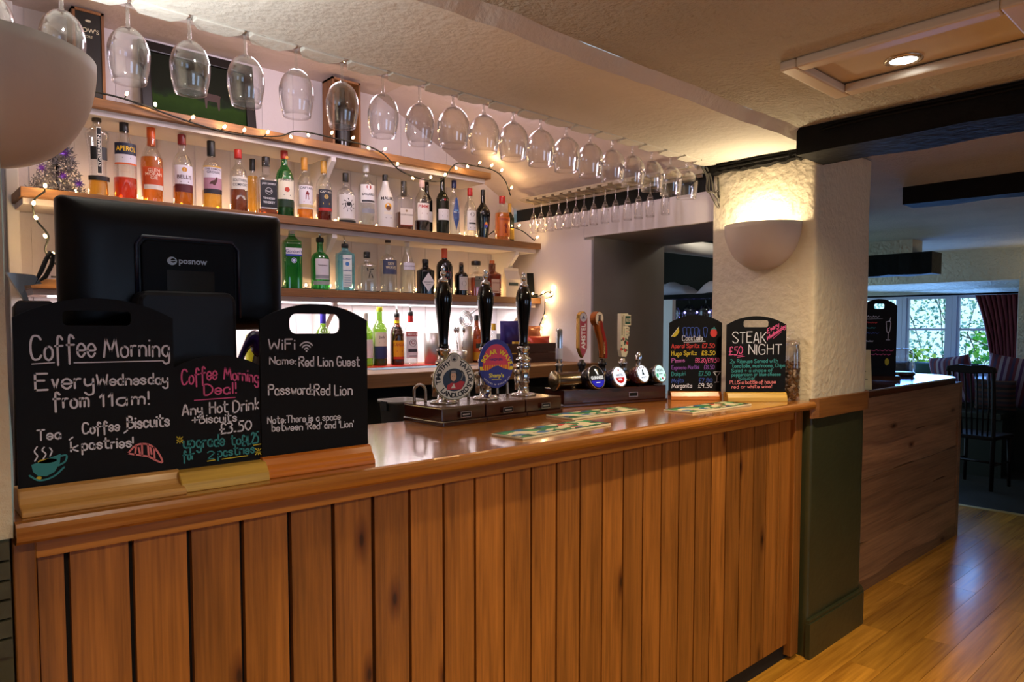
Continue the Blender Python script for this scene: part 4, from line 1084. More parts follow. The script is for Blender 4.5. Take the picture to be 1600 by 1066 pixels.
# top shelf: wooden wine boxes, picture
TS = 2.267
def wine_case(label, x, w, h, d, lid, txt, rz=0):
    t = thing('wine_case', label, 'wine box', (x, 3.14, TS), rz)
    mw_ = wood('case_wood', '#4a2c16', '#8a5a30', 'Z', 1.2, .55, 0, .2) if 'case_wood' not in MATS else MATS['case_wood']
    mb = MB().box(-w/2, -w/2+.010, -d/2, d/2, 0, h).box(w/2-.010, w/2, -d/2, d/2, 0, h).box(-w/2, w/2, -d/2, d/2, h-.010, h).box(-w/2, w/2, -d/2, d/2, 0, .010).box(-w/2+.01, w/2-.01, d/2-.008, d/2, .01, h-.01)
    mb.build('box', mw_, t)
    return t
t = wine_case('slim wooden port case with black front behind the first hanging glasses', .643, .106, .345, .10, 1, '')
MB().box(-.0425, .0425, -.046, .04, .0105, .3345).build('front_card', M('case_black', '#14130f', .45), t)
mb = MB()
for s_, z_, hh_ in (("DOW'S", .262, .017), ('PORT', .243, .009)):
    v2, f2, wd, h2 = text_mesh(s_, .012); sc_ = hh_/h2; mb.add([(p[0]*sc_, -.0464, z_+p[1]*sc_) for p in v2], f2)
mb.sphere((0, -.046, .305), .010, 0, 10, 6, (1, .05, .5))
mb.build('lettering', cm('#cfc6a8'), t, fix=False)
t = wine_case('open wooden wine case with a dark bottle inside, further along the top shelf', 1.725, .150, .335, .10, 0, '')
bottle('dark wine bottle standing inside the open wooden case', 'bottle', None, 1.725, 3.135, TS+.0102, .036, .30, 'wine', 'dark', None, None, [('p', .12, .40, 60, '#16161a')], name='wine_bottle')
# picture of a pasture
t = thing('framed_picture', 'dark-framed green pasture picture with a brown horse, leaning on the top shelf', 'picture', (1.085, 3.20, TS), 0)
Tm = T3(0, 0, 0, 0, -.12)
mb = MB(); PW, PH, fw = .475, .335, .042
for a, b, c, d in ((-PW/2, PW/2, 0, fw), (-PW/2, PW/2, PH-fw, PH), (-PW/2, -PW/2+fw, fw, PH-fw), (PW/2-fw, PW/2, fw, PH-fw)): mb.box(a, b, -.022, 0, c, d, 0, Tm)
mb.build('frame', M('frame_dark', '#0e0806', .35), t, bevel=.004)
mp_, nt, out = new_mat('pasture_print'); b = bsdf(nt, out, (.1, .1, .1), .6, 0, .08); tc = N(nt, 'TexCoord'); sp = N(nt, 'SeparateXYZ'); nt.links.new(tc.outputs['Object'], sp.inputs[0])
nz = N(nt, 'TexNoise', Scale=22.0, Detail=5.0); nt.links.new(tc.outputs['Object'], nz.inputs['Vector'])
ad = N(nt, 'Math', operation='MULTIPLY_ADD'); nt.links.new(nz.outputs['Fac'], ad.inputs[0]); ad.inputs[1].default_value = .10; nt.links.new(sp.outputs['Z'], ad.inputs[2])
rp = N(nt, 'ValToRGB'); e = rp.color_ramp.elements; e[0].position = .12; e[0].color = (.014, .034, .005, 1); e[1].position = .21; e[1].color = (.010, .012, .007, 1)
e2 = rp.color_ramp.elements.new(.17); e2.color = (.020, .046, .007, 1); e3 = rp.color_ramp.elements.new(.185); e3.color = (.012, .02, .010, 1)
nt.links.new(ad.outputs[0], rp.inputs[0]); nt.links.new(rp.outputs[0], b.inputs['Base Color'])
mb = MB(); mb.box(-PW/2+fw, PW/2-fw, -.010, -.004, fw, PH-fw, 0, Tm)
hp = [(.02, .10), (.026, .10), (.03, .135), (.07, .135), (.074, .10), (.08, .10), (.084, .15), (.088, .165), (.07, .168), (.035, .168), (.018, .19), (.0, .182), (-.002, .176), (.012, .172), (.018, .14)]
mb.add([tuple(Tm @ Vector((x_, -.0106, z_))) for x_, z_ in hp], [tuple(range(len(hp)))], 1)
mb.build('print', [mp_, cm('#34180d')], t)
# tinsel tree on the middle shelf
t = thing('tinsel_tree', 'small silver tinsel tree with purple stars at the near end of the middle shelf', 'decoration', (.522, 3.06, MS), 0)
q = random.Random(9)
vs = []; fs = []
for k in range(1500):
    zz = q.random()**1.4*.17; rad = .085*(1-zz/.19)+.012
    a = q.uniform(0, 2*PI); rr_ = rad*q.uniform(.25, 1)
    p = Vector((rr_*math.cos(a)+.02*(zz/.17), rr_*.55*math.sin(a), .008+zz))
    d = Vector((q.uniform(-1, 1), q.uniform(-1, 1), q.uniform(-.6, 1))).normalized()*.016
    e_ = d.cross(Vector((q.uniform(-1, 1), q.uniform(-1, 1), q.uniform(-1, 1)))).normalized()*.0016
    b_ = len(vs); vs += [p-e_, p+e_, p+d+e_, p+d-e_]; fs.append((b_, b_+1, b_+2, b_+3))
o = MB().add(vs, fs).build('tinsel', M('silver_tinsel', '#85828c', .35, .5), t, fix=False); o['kind'] = 'stuff'
MB().lathe([(.0004, 0), (.03, 0), (.03, .008), (.006, .012), (.004, .15), (.0004, .15)], 12).build('stem', m_black, t)
for (sx_, sy_, sz_) in ((-.055, -.045, .075), (.01, -.05, .055), (.06, -.04, .035), (.02, -.03, .14)):
    mb = MB(); c_ = Vector((sx_, sy_, sz_))
    for k in range(9):
        a = 2*PI*k/9; d = Vector((math.cos(a), -.3, math.sin(a)))*.02; e_ = Vector((-math.sin(a), 0, math.cos(a)))*.003
        mb.add([c_-e_, c_+e_, c_+d], [(0, 1, 2)])
    mb.build('star', M('purple_foil', '#5a2a86', .3, .5), t, fix=False)
o = bottle('tall red bottle half hidden behind the till on the lowest shelf', 'bottle', gl_, .548, 3.06, LS, .032, .245, 'std', 'white', None, ('#8f1a18', .13, .45), [])
o.data.materials[0] = M('red_glaze', '#b3201c', .3)

# ================================================================== ON THE BAR: chalkboards
CH = {'w': '#d8dcef', 'p': '#d85a98', 't': '#2f8a92', 'y': '#c8b52e', 'r': '#cf3d3d', 'v': '#7a45a8', 'b': '#3553b0', 's': '#dd7f86', 'm': '#b765b8'}
m_slate = M('blackboard', '#07070a', .55, var=.25, vscale=3, spec=.18)
def board(label, loc, rz, W_, Hc, Ha, z0, base, slot, lines, pen=.0035, cat='chalkboard', rx=0):
    """Hc corner height, Ha crown height, z0 where slate meets the wooden foot; base = (material, front depth, height, extra width)"""
    t = thing('chalkboard', label, cat, loc, rz)
    n = 18; arch = []
    c = W_/2; sag = Ha-Hc; Rr = (c*c+sag*sag)/(2*sag); cy = Ha-Rr; a0 = math.asin(c/Rr)
    for i in range(n+1):
        a = a0-2*a0*i/n; arch.append((c+Rr*math.sin(a), cy+Rr*math.cos(a)))
    outer = [(W_, z0-.02)]+arch+[(0, z0-.02)]
    outer = [(0, z0-.02), (W_, z0-.02)]+arch
    bm = bmesh.new(); D = .006
    def loop(pts): return [bm.verts.new((p[0], 0, p[1])) for p in pts]
    ov = loop(outer); eds = [bm.edges.new((ov[i], ov[(i+1) % len(ov)])) for i in range(len(ov))]
    if slot:
        u0, u1, v0, v1 = slot; r = (v1-v0)*.42; sp = []
        for cx, cz, s in ((u1-r, v0+r, -PI/2), (u1-r, v1-r, 0), (u0+r, v1-r, PI/2), (u0+r, v0+r, PI)):
            for k in range(6): a = s+PI/2*k/5; sp.append((cx+r*math.cos(a), cz+r*math.sin(a)))
        # the slot's upper edge follows the crown a little
        sp = [(x, z+(.010*(1-((x-c)/c)**2) if z > (v0+v1)/2 else 0)) for x, z in sp]
        iv = loop(sp); eds += [bm.edges.new((iv[i], iv[(i+1) % len(iv)])) for i in range(len(iv))]
    bmesh.ops.triangle_fill(bm, edges=eds, use_beauty=True, use_dissolve=False)
    ex = bmesh.ops.extrude_face_region(bm, geom=bm.faces[:])
    bmesh.ops.translate(bm, verts=[v for v in ex['geom'] if isinstance(v, bmesh.types.BMVert)], vec=(0, D, 0))
    bmesh.ops.recalc_face_normals(bm, faces=bm.faces)
    me = bpy.data.meshes.new('slate'); bm.to_mesh(me); bm.free(); me.materials.append(m_slate)
    o = bpy.data.objects.new('slate', me); COL.objects.link(o); o.parent = t
    bmat, fd, bh, ew, kind = base
    if kind == 'cove': pf = [(-fd, 0), (.035, 0), (.035, bh), (-.004, bh), (-.010, bh-.004), (-.014, bh*.62), (-.022, bh*.42), (-fd+.006, bh*.30), (-fd, bh*.2)]
    else: pf = [(-fd, 0), (.035, 0), (.035, bh), (-.004, bh), (-fd*.55, bh*.96), (-fd*.9, bh*.45)]
    MB().prism(pf, -ew, W_+ew, 'X').build('foot', bmat, t, bevel=.002)
    mb = MB(); idx = {}; mats = []
    for ln in lines:
        if ln[0] not in idx: idx[ln[0]] = len(mats); mats.append(M('chalk_'+ln[0], CH[ln[0]], .7))
        yoff = -.0006
        if ln[1] == '(':
            cx, cz = ln[2]+.008, ln[3]-.001
            for rr_ in (.004, .009, .014): ribbon(mb, [(cx+rr_*1.25*math.sin(a), cz+rr_*1.3*math.cos(a)-.002) for a in [R(-52+13*k) for k in range(9)]], pen, lambda u, v: (u, yoff, v), idx[ln[0]])
            ribbon(mb, [(cx, cz-.003), (cx+.0005, cz-.003)], pen*1.3, lambda u, v: (u, yoff, v), idx[ln[0]])
        elif ln[1] == '#':
            for st in ln[2]: ribbon(mb, catmull([(a, b, 0) for a, b in st], 5) if len(st) > 2 else st, ln[3], lambda u, v: (u, yoff-.0002, v), idx[ln[0]])
        elif ln[1] == '##':
            mb.add([(a, yoff, b) for a, b in ln[2]], [tuple(range(len(ln[2])))], idx[ln[0]])
        else: chalk(mb, ln[1], ln[2], ln[3], ln[4], ln[5], ln[6], lambda u, v: (u, yoff, v), idx[ln[0]], min(pen, ln[6]*.16))
    mb.build('chalk_lettering', mats, t, fix=False)
    return t
TXT1 = [('w', 'Coffee', 0.0235, 0.2552, 0.1184, 0.2585, 0.0382), ('w', 'Morning', 0.1319, 0.257, 0.2403, 0.2563, 0.0324), ('w', 'Every', 0.0285, 0.2043, 0.1146, 0.2034, 0.0277), ('w', 'Wednesday', 0.12, 0.2072, 0.2372, 0.2039, 0.019), ('w', 'from', 0.0537, 0.1715, 0.106, 0.1704, 0.0258), ('w', '11am!', 0.1244, 0.1699, 0.2035, 0.1684, 0.0228), ('w', 'Tea', 0.0293, 0.1191, 0.062, 0.1192, 0.017), ('w', ',', 0.0759, 0.119, 0.081, 0.1184, 0.0159), ('w', 'Coffee', 0.0956, 0.123, 0.1531, 0.1235, 0.0181), ('w', ',', 0.1617, 0.1226, 0.1673, 0.1221, 0.0166), ('w', 'Biscuits', 0.1666, 0.1255, 0.2382, 0.1239, 0.0208), ('w', '&', 0.0776, 0.0936, 0.0879, 0.0936, 0.0167), ('w', 'pastries!', 0.0942, 0.0949, 0.1752, 0.0911, 0.0181), ('w', '_', 0.0249, 0.2483, 0.0568, 0.2496, 0.0115), ('w', '_', 0.0861, 0.2483, 0.2289, 0.2472, 0.0119)]
TXT2 = [('p', 'Coffee', 0.0154, 0.1995, 0.0812, 0.2081, 0.0273), ('p', 'Morning', 0.095, 0.2074, 0.1637, 0.197, 0.0235), ('p', 'Deal!', 0.0564, 0.1773, 0.1175, 0.1776, 0.0207), ('p', '_', 0.0379, 0.1686, 0.1165, 0.169, 0.0119), ('w', 'Any', 0.0149, 0.1408, 0.0518, 0.1417, 0.0196), ('w', 'Hot', 0.0661, 0.1414, 0.101, 0.141, 0.0209), ('w', 'Drink', 0.1119, 0.1389, 0.1628, 0.1425, 0.0226), ('w', '+Biscuits', 0.0332, 0.1234, 0.1181, 0.1207, 0.0166), ('w', '£3.50', 0.085, 0.098, 0.1472, 0.1018, 0.0195), ('t', 'upgrade', 0.0165, 0.0777, 0.0933, 0.0738, 0.0228), ('t', 'to', 0.1066, 0.0736, 0.1254, 0.0736, 0.0185), ('t', '£4.25', 0.1278, 0.0679, 0.1715, 0.074, 0.0216), ('t', 'for', 0.0149, 0.0542, 0.0348, 0.0557, 0.0177), ('t', '2', 0.0605, 0.0513, 0.0722, 0.0506, 0.0145), ('t', 'pastries', 0.0801, 0.0529, 0.1531, 0.0524, 0.0179), ('y', '_', 0.0596, 0.0469, 0.0741, 0.0476, 0.0121), ('y', '_', 0.088, 0.0474, 0.1391, 0.0482, 0.0122), ('y', '_', 0.1521, 0.0681, 0.1692, 0.0688, 0.0126), ('y', '*', 0.0045, 0.0888, 0.0148, 0.0877, 0.0117), ('y', '*', 0.156, 0.0479, 0.1676, 0.0465, 0.0126)]
TXT3 = [('w', 'WiFi', 0.0187, 0.2631, 0.0739, 0.2633, 0.0211), ('w', 'Name:', 0.0191, 0.2331, 0.0757, 0.2321, 0.0152), ('w', 'Red Lion Guest', 0.0839, 0.2266, 0.2291, 0.2223, 0.02), ('w', 'Password:', 0.0159, 0.1702, 0.112, 0.1655, 0.0212), ('w', 'Red', 0.1181, 0.1624, 0.1544, 0.161, 0.0231), ('w', 'Lion', 0.1657, 0.1594, 0.2087, 0.1586, 0.0226), ('w', 'Note:There is a space', 0.0127, 0.1105, 0.1786, 0.1043, 0.014), ('w', "between 'Red' and 'Lion'", 0.0221, 0.0934, 0.2115, 0.0852, 0.0145), ('w', '(', 0.0928, 0.2629, 0.1077, 0.2626, 0.0218)]
TXTC = [('w', 'Cocktails', 0.0564, 0.2529, 0.1435, 0.254, 0.0214), ('w', '_', 0.0629, 0.2452, 0.1549, 0.2492, 0.0146), ('r', 'Aperol Spritz', 0.0109, 0.2207, 0.1293, 0.2233, 0.0166), ('r', '£7.50', 0.1416, 0.2219, 0.194, 0.2229, 0.0176), ('y', 'Hugo Spritz', 0.0113, 0.1895, 0.1175, 0.1921, 0.0166), ('y', '£8.50', 0.1396, 0.1906, 0.1969, 0.1917, 0.0176), ('m', 'Pimms', 0.0117, 0.1587, 0.0666, 0.1612, 0.0166), ('p', '£8.20/£19.50', 0.1131, 0.1598, 0.2146, 0.1609, 0.0176), ('v', 'Espresso Martini', 0.0121, 0.1294, 0.1283, 0.132, 0.0166), ('v', '£8.50', 0.1504, 0.1305, 0.1945, 0.1315, 0.0176), ('t', 'Daiquiri', 0.0125, 0.1015, 0.0698, 0.104, 0.0166), ('t', '£7.50', 0.1287, 0.1026, 0.1763, 0.1036, 0.0176), ('b', 'Mojito', 0.0129, 0.0722, 0.0629, 0.0746, 0.0167), ('b', '£7.80', 0.1292, 0.0732, 0.1856, 0.0742, 0.0176), ('w', 'Margarita', 0.0132, 0.0496, 0.0991, 0.0521, 0.0167), ('w', '£9.50', 0.1271, 0.0506, 0.186, 0.0516, 0.0177)]
TXTS = [('w', 'STEAK', 0.0259, 0.2446, 0.1648, 0.2458, 0.0441), ('w', 'NIGHT', 0.0929, 0.1963, 0.2305, 0.1974, 0.0403), ('p', '£50', 0.0114, 0.1938, 0.0663, 0.1977, 0.0326), ('p', '_', 0.0341, 0.1895, 0.0693, 0.1938, 0.0096), ('p', '_', 0.0463, 0.1847, 0.0771, 0.1881, 0.0096), ('p', 'Every', 0.1698, 0.2832, 0.2174, 0.3139, 0.0192), ('p', 'Wednesday', 0.1694, 0.2554, 0.2455, 0.3082, 0.0173), ('p', '_', 0.1943, 0.2626, 0.2285, 0.29, 0.0096), ('t', '2x Ribeyes Served with', 0.0168, 0.1601, 0.2157, 0.1627, 0.0144), ('t', 'tomatoes, mushrooms, Chips', 0.0254, 0.1409, 0.2461, 0.1435, 0.0144), ('t', 'Salad + a choice of', 0.0223, 0.1216, 0.1948, 0.1237, 0.0135), ('t', 'peppercorn or blue cheese', 0.0236, 0.1053, 0.229, 0.1073, 0.0135), ('t', 'Sauce!', 0.0529, 0.0884, 0.1195, 0.0909, 0.0135), ('s', 'PLUS a bottle of house', 0.0169, 0.0715, 0.2089, 0.075, 0.0145), ('s', 'red or white wine!', 0.0245, 0.0532, 0.1923, 0.0557, 0.0135)]

w1 = wood('pine_foot', '#a06a2c', '#d6a35a', 'X', 1.5, .45, .1, .1)
w2 = wood('yellow_pine_foot', '#8f6a1c', '#d9ae4a', 'X', 1.5, .4, .2, .1, .3)
w3 = wood('orange_pine_foot', '#9c4a10', '#d67e26', 'X', 1.3, .3, .4, .1)
def ell(cx, cy, a, b, n=16, t0=0, t1=2*PI): return [(cx+a*math.cos(t0+(t1-t0)*i/n), cy+b*math.sin(t0+(t1-t0)*i/n)) for i in range(n+1)]
CUP = [('t', '##', [(.019, .078), (.062, .092), (.060, .076), (.052, .062), (.040, .056), (.028, .058), (.021, .066)]), ('t', '#', [[(.060, .088), (.070, .088), (.068, .078), (.058, .072)], [(.016, .060), (.030, .050), (.050, .054), (.066, .068)]], .003),
       ('w', '#', [[(.024, .084), (.028, .092), (.024, .100), (.028, .108)], [(.036, .086), (.040, .094), (.035, .101), (.038, .106)], [(.046, .090), (.049, .098), (.046, .104)]], .0022), ('y', '##', ell(.042, .082, .014, .004)), ('y', '##', ell(.029, .054, .004, .003))]
CRO = [('s', '#', [[(.166, .080), (.180, .093), (.196, .094), (.210, .086), (.220, .070), (.224, .056), (.212, .062), (.200, .070), (.186, .074), (.166, .080)], [(.180, .092), (.178, .076)], [(.190, .094), (.190, .074)], [(.200, .092), (.201, .071)], [(.210, .086), (.211, .064)], [(.184, .088), (.186, .078)], [(.204, .086), (.206, .074)]], .0032)]
board('large chalkboard advertising a Wednesday coffee morning, with a teal cup and a pink croissant', (.172, 1.42, 1.11), 0, .249, .326, .361, .040, (w1, .05, .040, .003, 'cove'), (.071, .178, .313, .330), TXT1+CUP+CRO, .0034)
board('small low chalkboard with the pink coffee morning deal and no handle slot', (.42, 1.424, 1.11), 0, .167, .232, .254, .037, (w2, .044, .037, .001, 'flat'), None, [(*l[:4], .162, *l[5:]) if l[1] == '£4.25' else l for l in TXT2], .0030)
board('chalkboard with the wifi name and password, on an orange wooden foot', (.588, 1.42, 1.11), 0, .249, .325, .360, .042, (w3, .028, .042, .003, 'cove'), (.064, .182, .296, .330), TXT3, .0030)
A_ = R(-41.2)
LEM = [('y', '##', [(.008, .270), (.040, .312), (.042, .290), (.034, .276), (.022, .268)]), ('w', '#', [[(.009, .270), (.040, .311)]], .0018)]
STR = [('r', '##', ell(.190, .285, .015, .018)), ('t', '#', [[(.180, .300), (.190, .306), (.200, .300)], [(.190, .300), (.192, .310)]], .004)]
GLS = [('b', '#', [[(x, .27), (x-.004, .305), (x+.012, .305), (x+.008, .27), (x, .27)] for x in (.062, .078, .095, .112, .150)]+[[(.13, .27), (.13, .30)]], .0028)]
MAR = [('w', '#', [[(.192, .118), (.222, .120)], [(.192, .118), (.207, .098)], [(.222, .120), (.207, .098)], [(.207, .098), (.206, .075)], [(.198, .074), (.215, .075)]], .0022)]
board('cocktail list chalkboard with coloured drink names beside the beer fonts', (2.523761, 1.791572, 1.11), A_, .226, .328, .362, .036, (w3, .03, .036, -.004, 'flat'), None, TXTC+LEM+STR+GLS+MAR, .0026)
board('steak night chalkboard with pink price, nearest the pillar', (2.6446, 1.5905, 1.11), A_, .250, .320, .356, .038, (w2, .03, .038, .0, 'flat'), (.070, .176, .310, .330), TXTS, .0034)

# jar of dog biscuits
jar = thing('biscuit_jar', 'tall clear glass jar of dog biscuits between the steak chalkboard and the pillar', 'jar', (2.887, 1.428, 1.11))
MB().lathe([(.0004, .002), (.037, .002), (.039, .006), (.039, .21), (.034, .232), (.034, .25), (.036, .25), (.036, .255), (.033, .255), (.032, .232), (.037, .209), (.037, .008), (.0004, .006)], 32).build('jar', m_clear, jar)
MB().lathe([(.0004, .256), (.036, .256), (.037, .262), (.030, .272), (.010, .278), (.008, .288), (.012, .296), (.0004, .298)], 28).build('lid', m_clear, jar)
mb = MB(); mb.tube(ell3 := [(.038*math.cos(2*PI*i/24), .038*math.sin(2*PI*i/24), .240) for i in range(24)], .0015, 6, closed=True); mb.tube([(.036, 0, .24), (.046, 0, .225), (.044, .0, .20)], .0015, 6); mb.build('wire_clip', M('chrome', '#d8d8d8', .12, 1), jar)
q = random.Random(21); biscuit_cols = ['#5a3a24', '#6e4a2e', '#43291a', '#b9a38c', '#7d6a5c']
bones = []
for ci, ccol in enumerate(biscuit_cols):
    mb = MB(); mb.tube([(-.011, 0, 0), (.011, 0, 0)], .0048, 8)
    for sx in (-1, 1):
        for sz in (-1, 1): mb.sphere((sx*.0125, 0, sz*.0042), .0058, 0, 8, 6)
    bones.append(mb)
proto = {}
cname = ['dark brown', 'mid brown', 'blackish brown', 'cream', 'greyish']
for k in range(40):
    ci = [0, 1, 2, 0, 1, 3, 4][k % 7]
    lay = k//5; a = 2*PI*(k % 5)/5+lay*.6; rr_ = .021 if k % 5 else .006
    if ci not in proto: o = proto[ci] = bones[ci].build('dog_biscuit', M('biscuit_'+biscuit_cols[ci].lstrip('#'), biscuit_cols[ci], .8))
    else: o = proto[ci].copy(); COL.objects.link(o)
    o.location = (2.887+rr_*math.cos(a), 1.428+rr_*math.sin(a), 1.11+.016+lay*.0195); o.rotation_euler = (q.uniform(-.5, .5), q.uniform(-.9, .9), q.uniform(0, 6))
    tag(o, '%s bone-shaped dog biscuit among the others in the jar by the pillar' % cname[ci], 'biscuit', 'dog biscuits in the jar, '+cname[ci])

# bar mats
m_mat, nt, out = new_mat('orchard_mat'); b = bsdf(nt, out, (.5, .5, .5), .75); L_ = nt.links.new
tc = N(nt, 'TexCoord'); vo = N(nt, 'TexVoronoi', Scale=46.0); mp = N(nt, 'Mapping'); mp.inputs['Scale'].default_value = (.62, 1, 1); L_(tc.outputs['Object'], mp.inputs[0]); L_(mp.outputs[0], vo.inputs['Vector'])
sc = N(nt, 'SeparateColor'); L_(vo.outputs['Color'], sc.inputs[0])
rp = N(nt, 'ValToRGB'); rp.color_ramp.interpolation = 'CONSTANT'; e = rp.color_ramp.elements
e[0].position = 0; e[0].color = c4(srgb('#c9bd95'))
e[1].position = .26; e[1].color = c4(srgb('#1e6a38'))
for p_, c_ in ((.52, '#123a22'), (.64, '#3f8a4a'), (.76, '#2b5a80'), (.88, '#b8281e'), (.94, '#cfc49c')): k_ = rp.color_ramp.elements.new(p_); k_.color = c4(srgb(c_))
L_(sc.outputs[0], rp.inputs[0]); L_(rp.outputs[0], b.inputs['Base Color'])
def mat_on_bar(label, corners):
    c = [Vector((x, y)) for x, y in corners]; cen = sum(c, Vector((0, 0)))/4
    ang = math.atan2((c[2]-c[1]).y, (c[2]-c[1]).x); Lx = ((c[2]-c[1]).length+(c[3]-c[0]).length)/2; Ly = ((c[1]-c[0]).length+(c[3]-c[2]).length)/2
    t = thing('bar_mat', label, 'bar mat', (cen.x, cen.y, 1.1102), ang, 'printed bar mats on the bar')
    MB().box(-Lx/2, Lx/2, -Ly/2, Ly/2, 0, .006).build('rubber_edge', M('mat_cream', '#d2c7a8', .7), t, bevel=.001)
    MB().box(-Lx/2+.004, Lx/2-.004, -Ly/2+.004, Ly/2-.004, .0061, .0068).build('printed_top', m_mat, t)
    mb = MB(); 
    for a, b_, c_, d_ in ((-1, 1, -1, -.94), (-1, 1, .94, 1), (-1, -.985, -1, 1), (.985, 1, -1, 1)): mb.box(a*(Lx/2-.004), b_*(Lx/2-.004), c_*(Ly/2-.004), d_*(Ly/2-.004), .0062, .0071)
    mb.build('border', M('mat_border', '#16251c', .7), t)
mat_on_bar('green printed bar mat nearest the camera, in front of the hand pumps', [(1.314, 1.536), (1.302, 1.409), (1.74, 1.445), (1.704, 1.557)])
mat_on_bar('green printed bar mat in front of the beer font', [(1.721, 1.717), (1.723, 1.604), (2.112, 1.600), (2.103, 1.741)])
mat_on_bar('green printed bar mat in front of the cocktail and steak chalkboards', [(2.171, 1.545), (2.154, 1.432), (2.585, 1.437), (2.574, 1.573)])

# ---------------------------------------------------------------- hand pumps
m_chrome = M('chrome', '#d8d8d8', .12, 1)
m_gloss = M('gloss_black_handle', '#050609', .10, spec=.5, coat=.4)
def flat_text(mb, s, cx, cz, h, y, mi, maxw=None, bold=.012):
    v2, f2, w, hh = text_mesh(s, bold); sy = h/hh; sx = min(sy, maxw/w) if maxw else sy
    mb.add([(cx+p[0]*sx, y, cz+p[1]*sy-h/2) for p in v2], f2, mi)
def arc_text(mb, s, cx, cz, r, a0, a1, h, y, mi, inward=False, kx=1):
    """letters set along an arc; angles in degrees clockwise from the top"""
    tot = sum(text_mesh(c)[2] if c != ' ' else .35 for c in s)+.12*(len(s)-1)
    x = 0; hh0 = text_mesh('H')[3]
    for c in s:
        w = text_mesh(c, .02)[2] if c != ' ' else .35
        t = R(a0+(a1-a0)*(x+w/2)/tot)
        if c != ' ':
            v2, f2, _, hh = text_mesh(c, .035); sc_ = h/hh0
            vs = []
            for p in v2:
                if not inward: px, pz = p[0]*sc_, r+p[1]*sc_; X_ = px*math.cos(t)+pz*math.sin(t); Z_ = -px*math.sin(t)+pz*math.cos(t)
                else: px, pz = -p[0]*sc_, r-p[1]*sc_; X_ = px*math.cos(t)+pz*math.sin(t); Z_ = -px*math.sin(t)+pz*math.cos(t)
                vs.append((cx+X_*kx, y, cz+Z_))
            mb.add(vs, f2, mi)
        x += w+.12
def disc2(mb, cx, cz, a, b, y, mi, n=40): mb.add([(cx+a*math.cos(2*PI*i/n), y, cz+b*math.sin(2*PI*i/n)) for i in range(n)], [tuple(range(n))], mi)
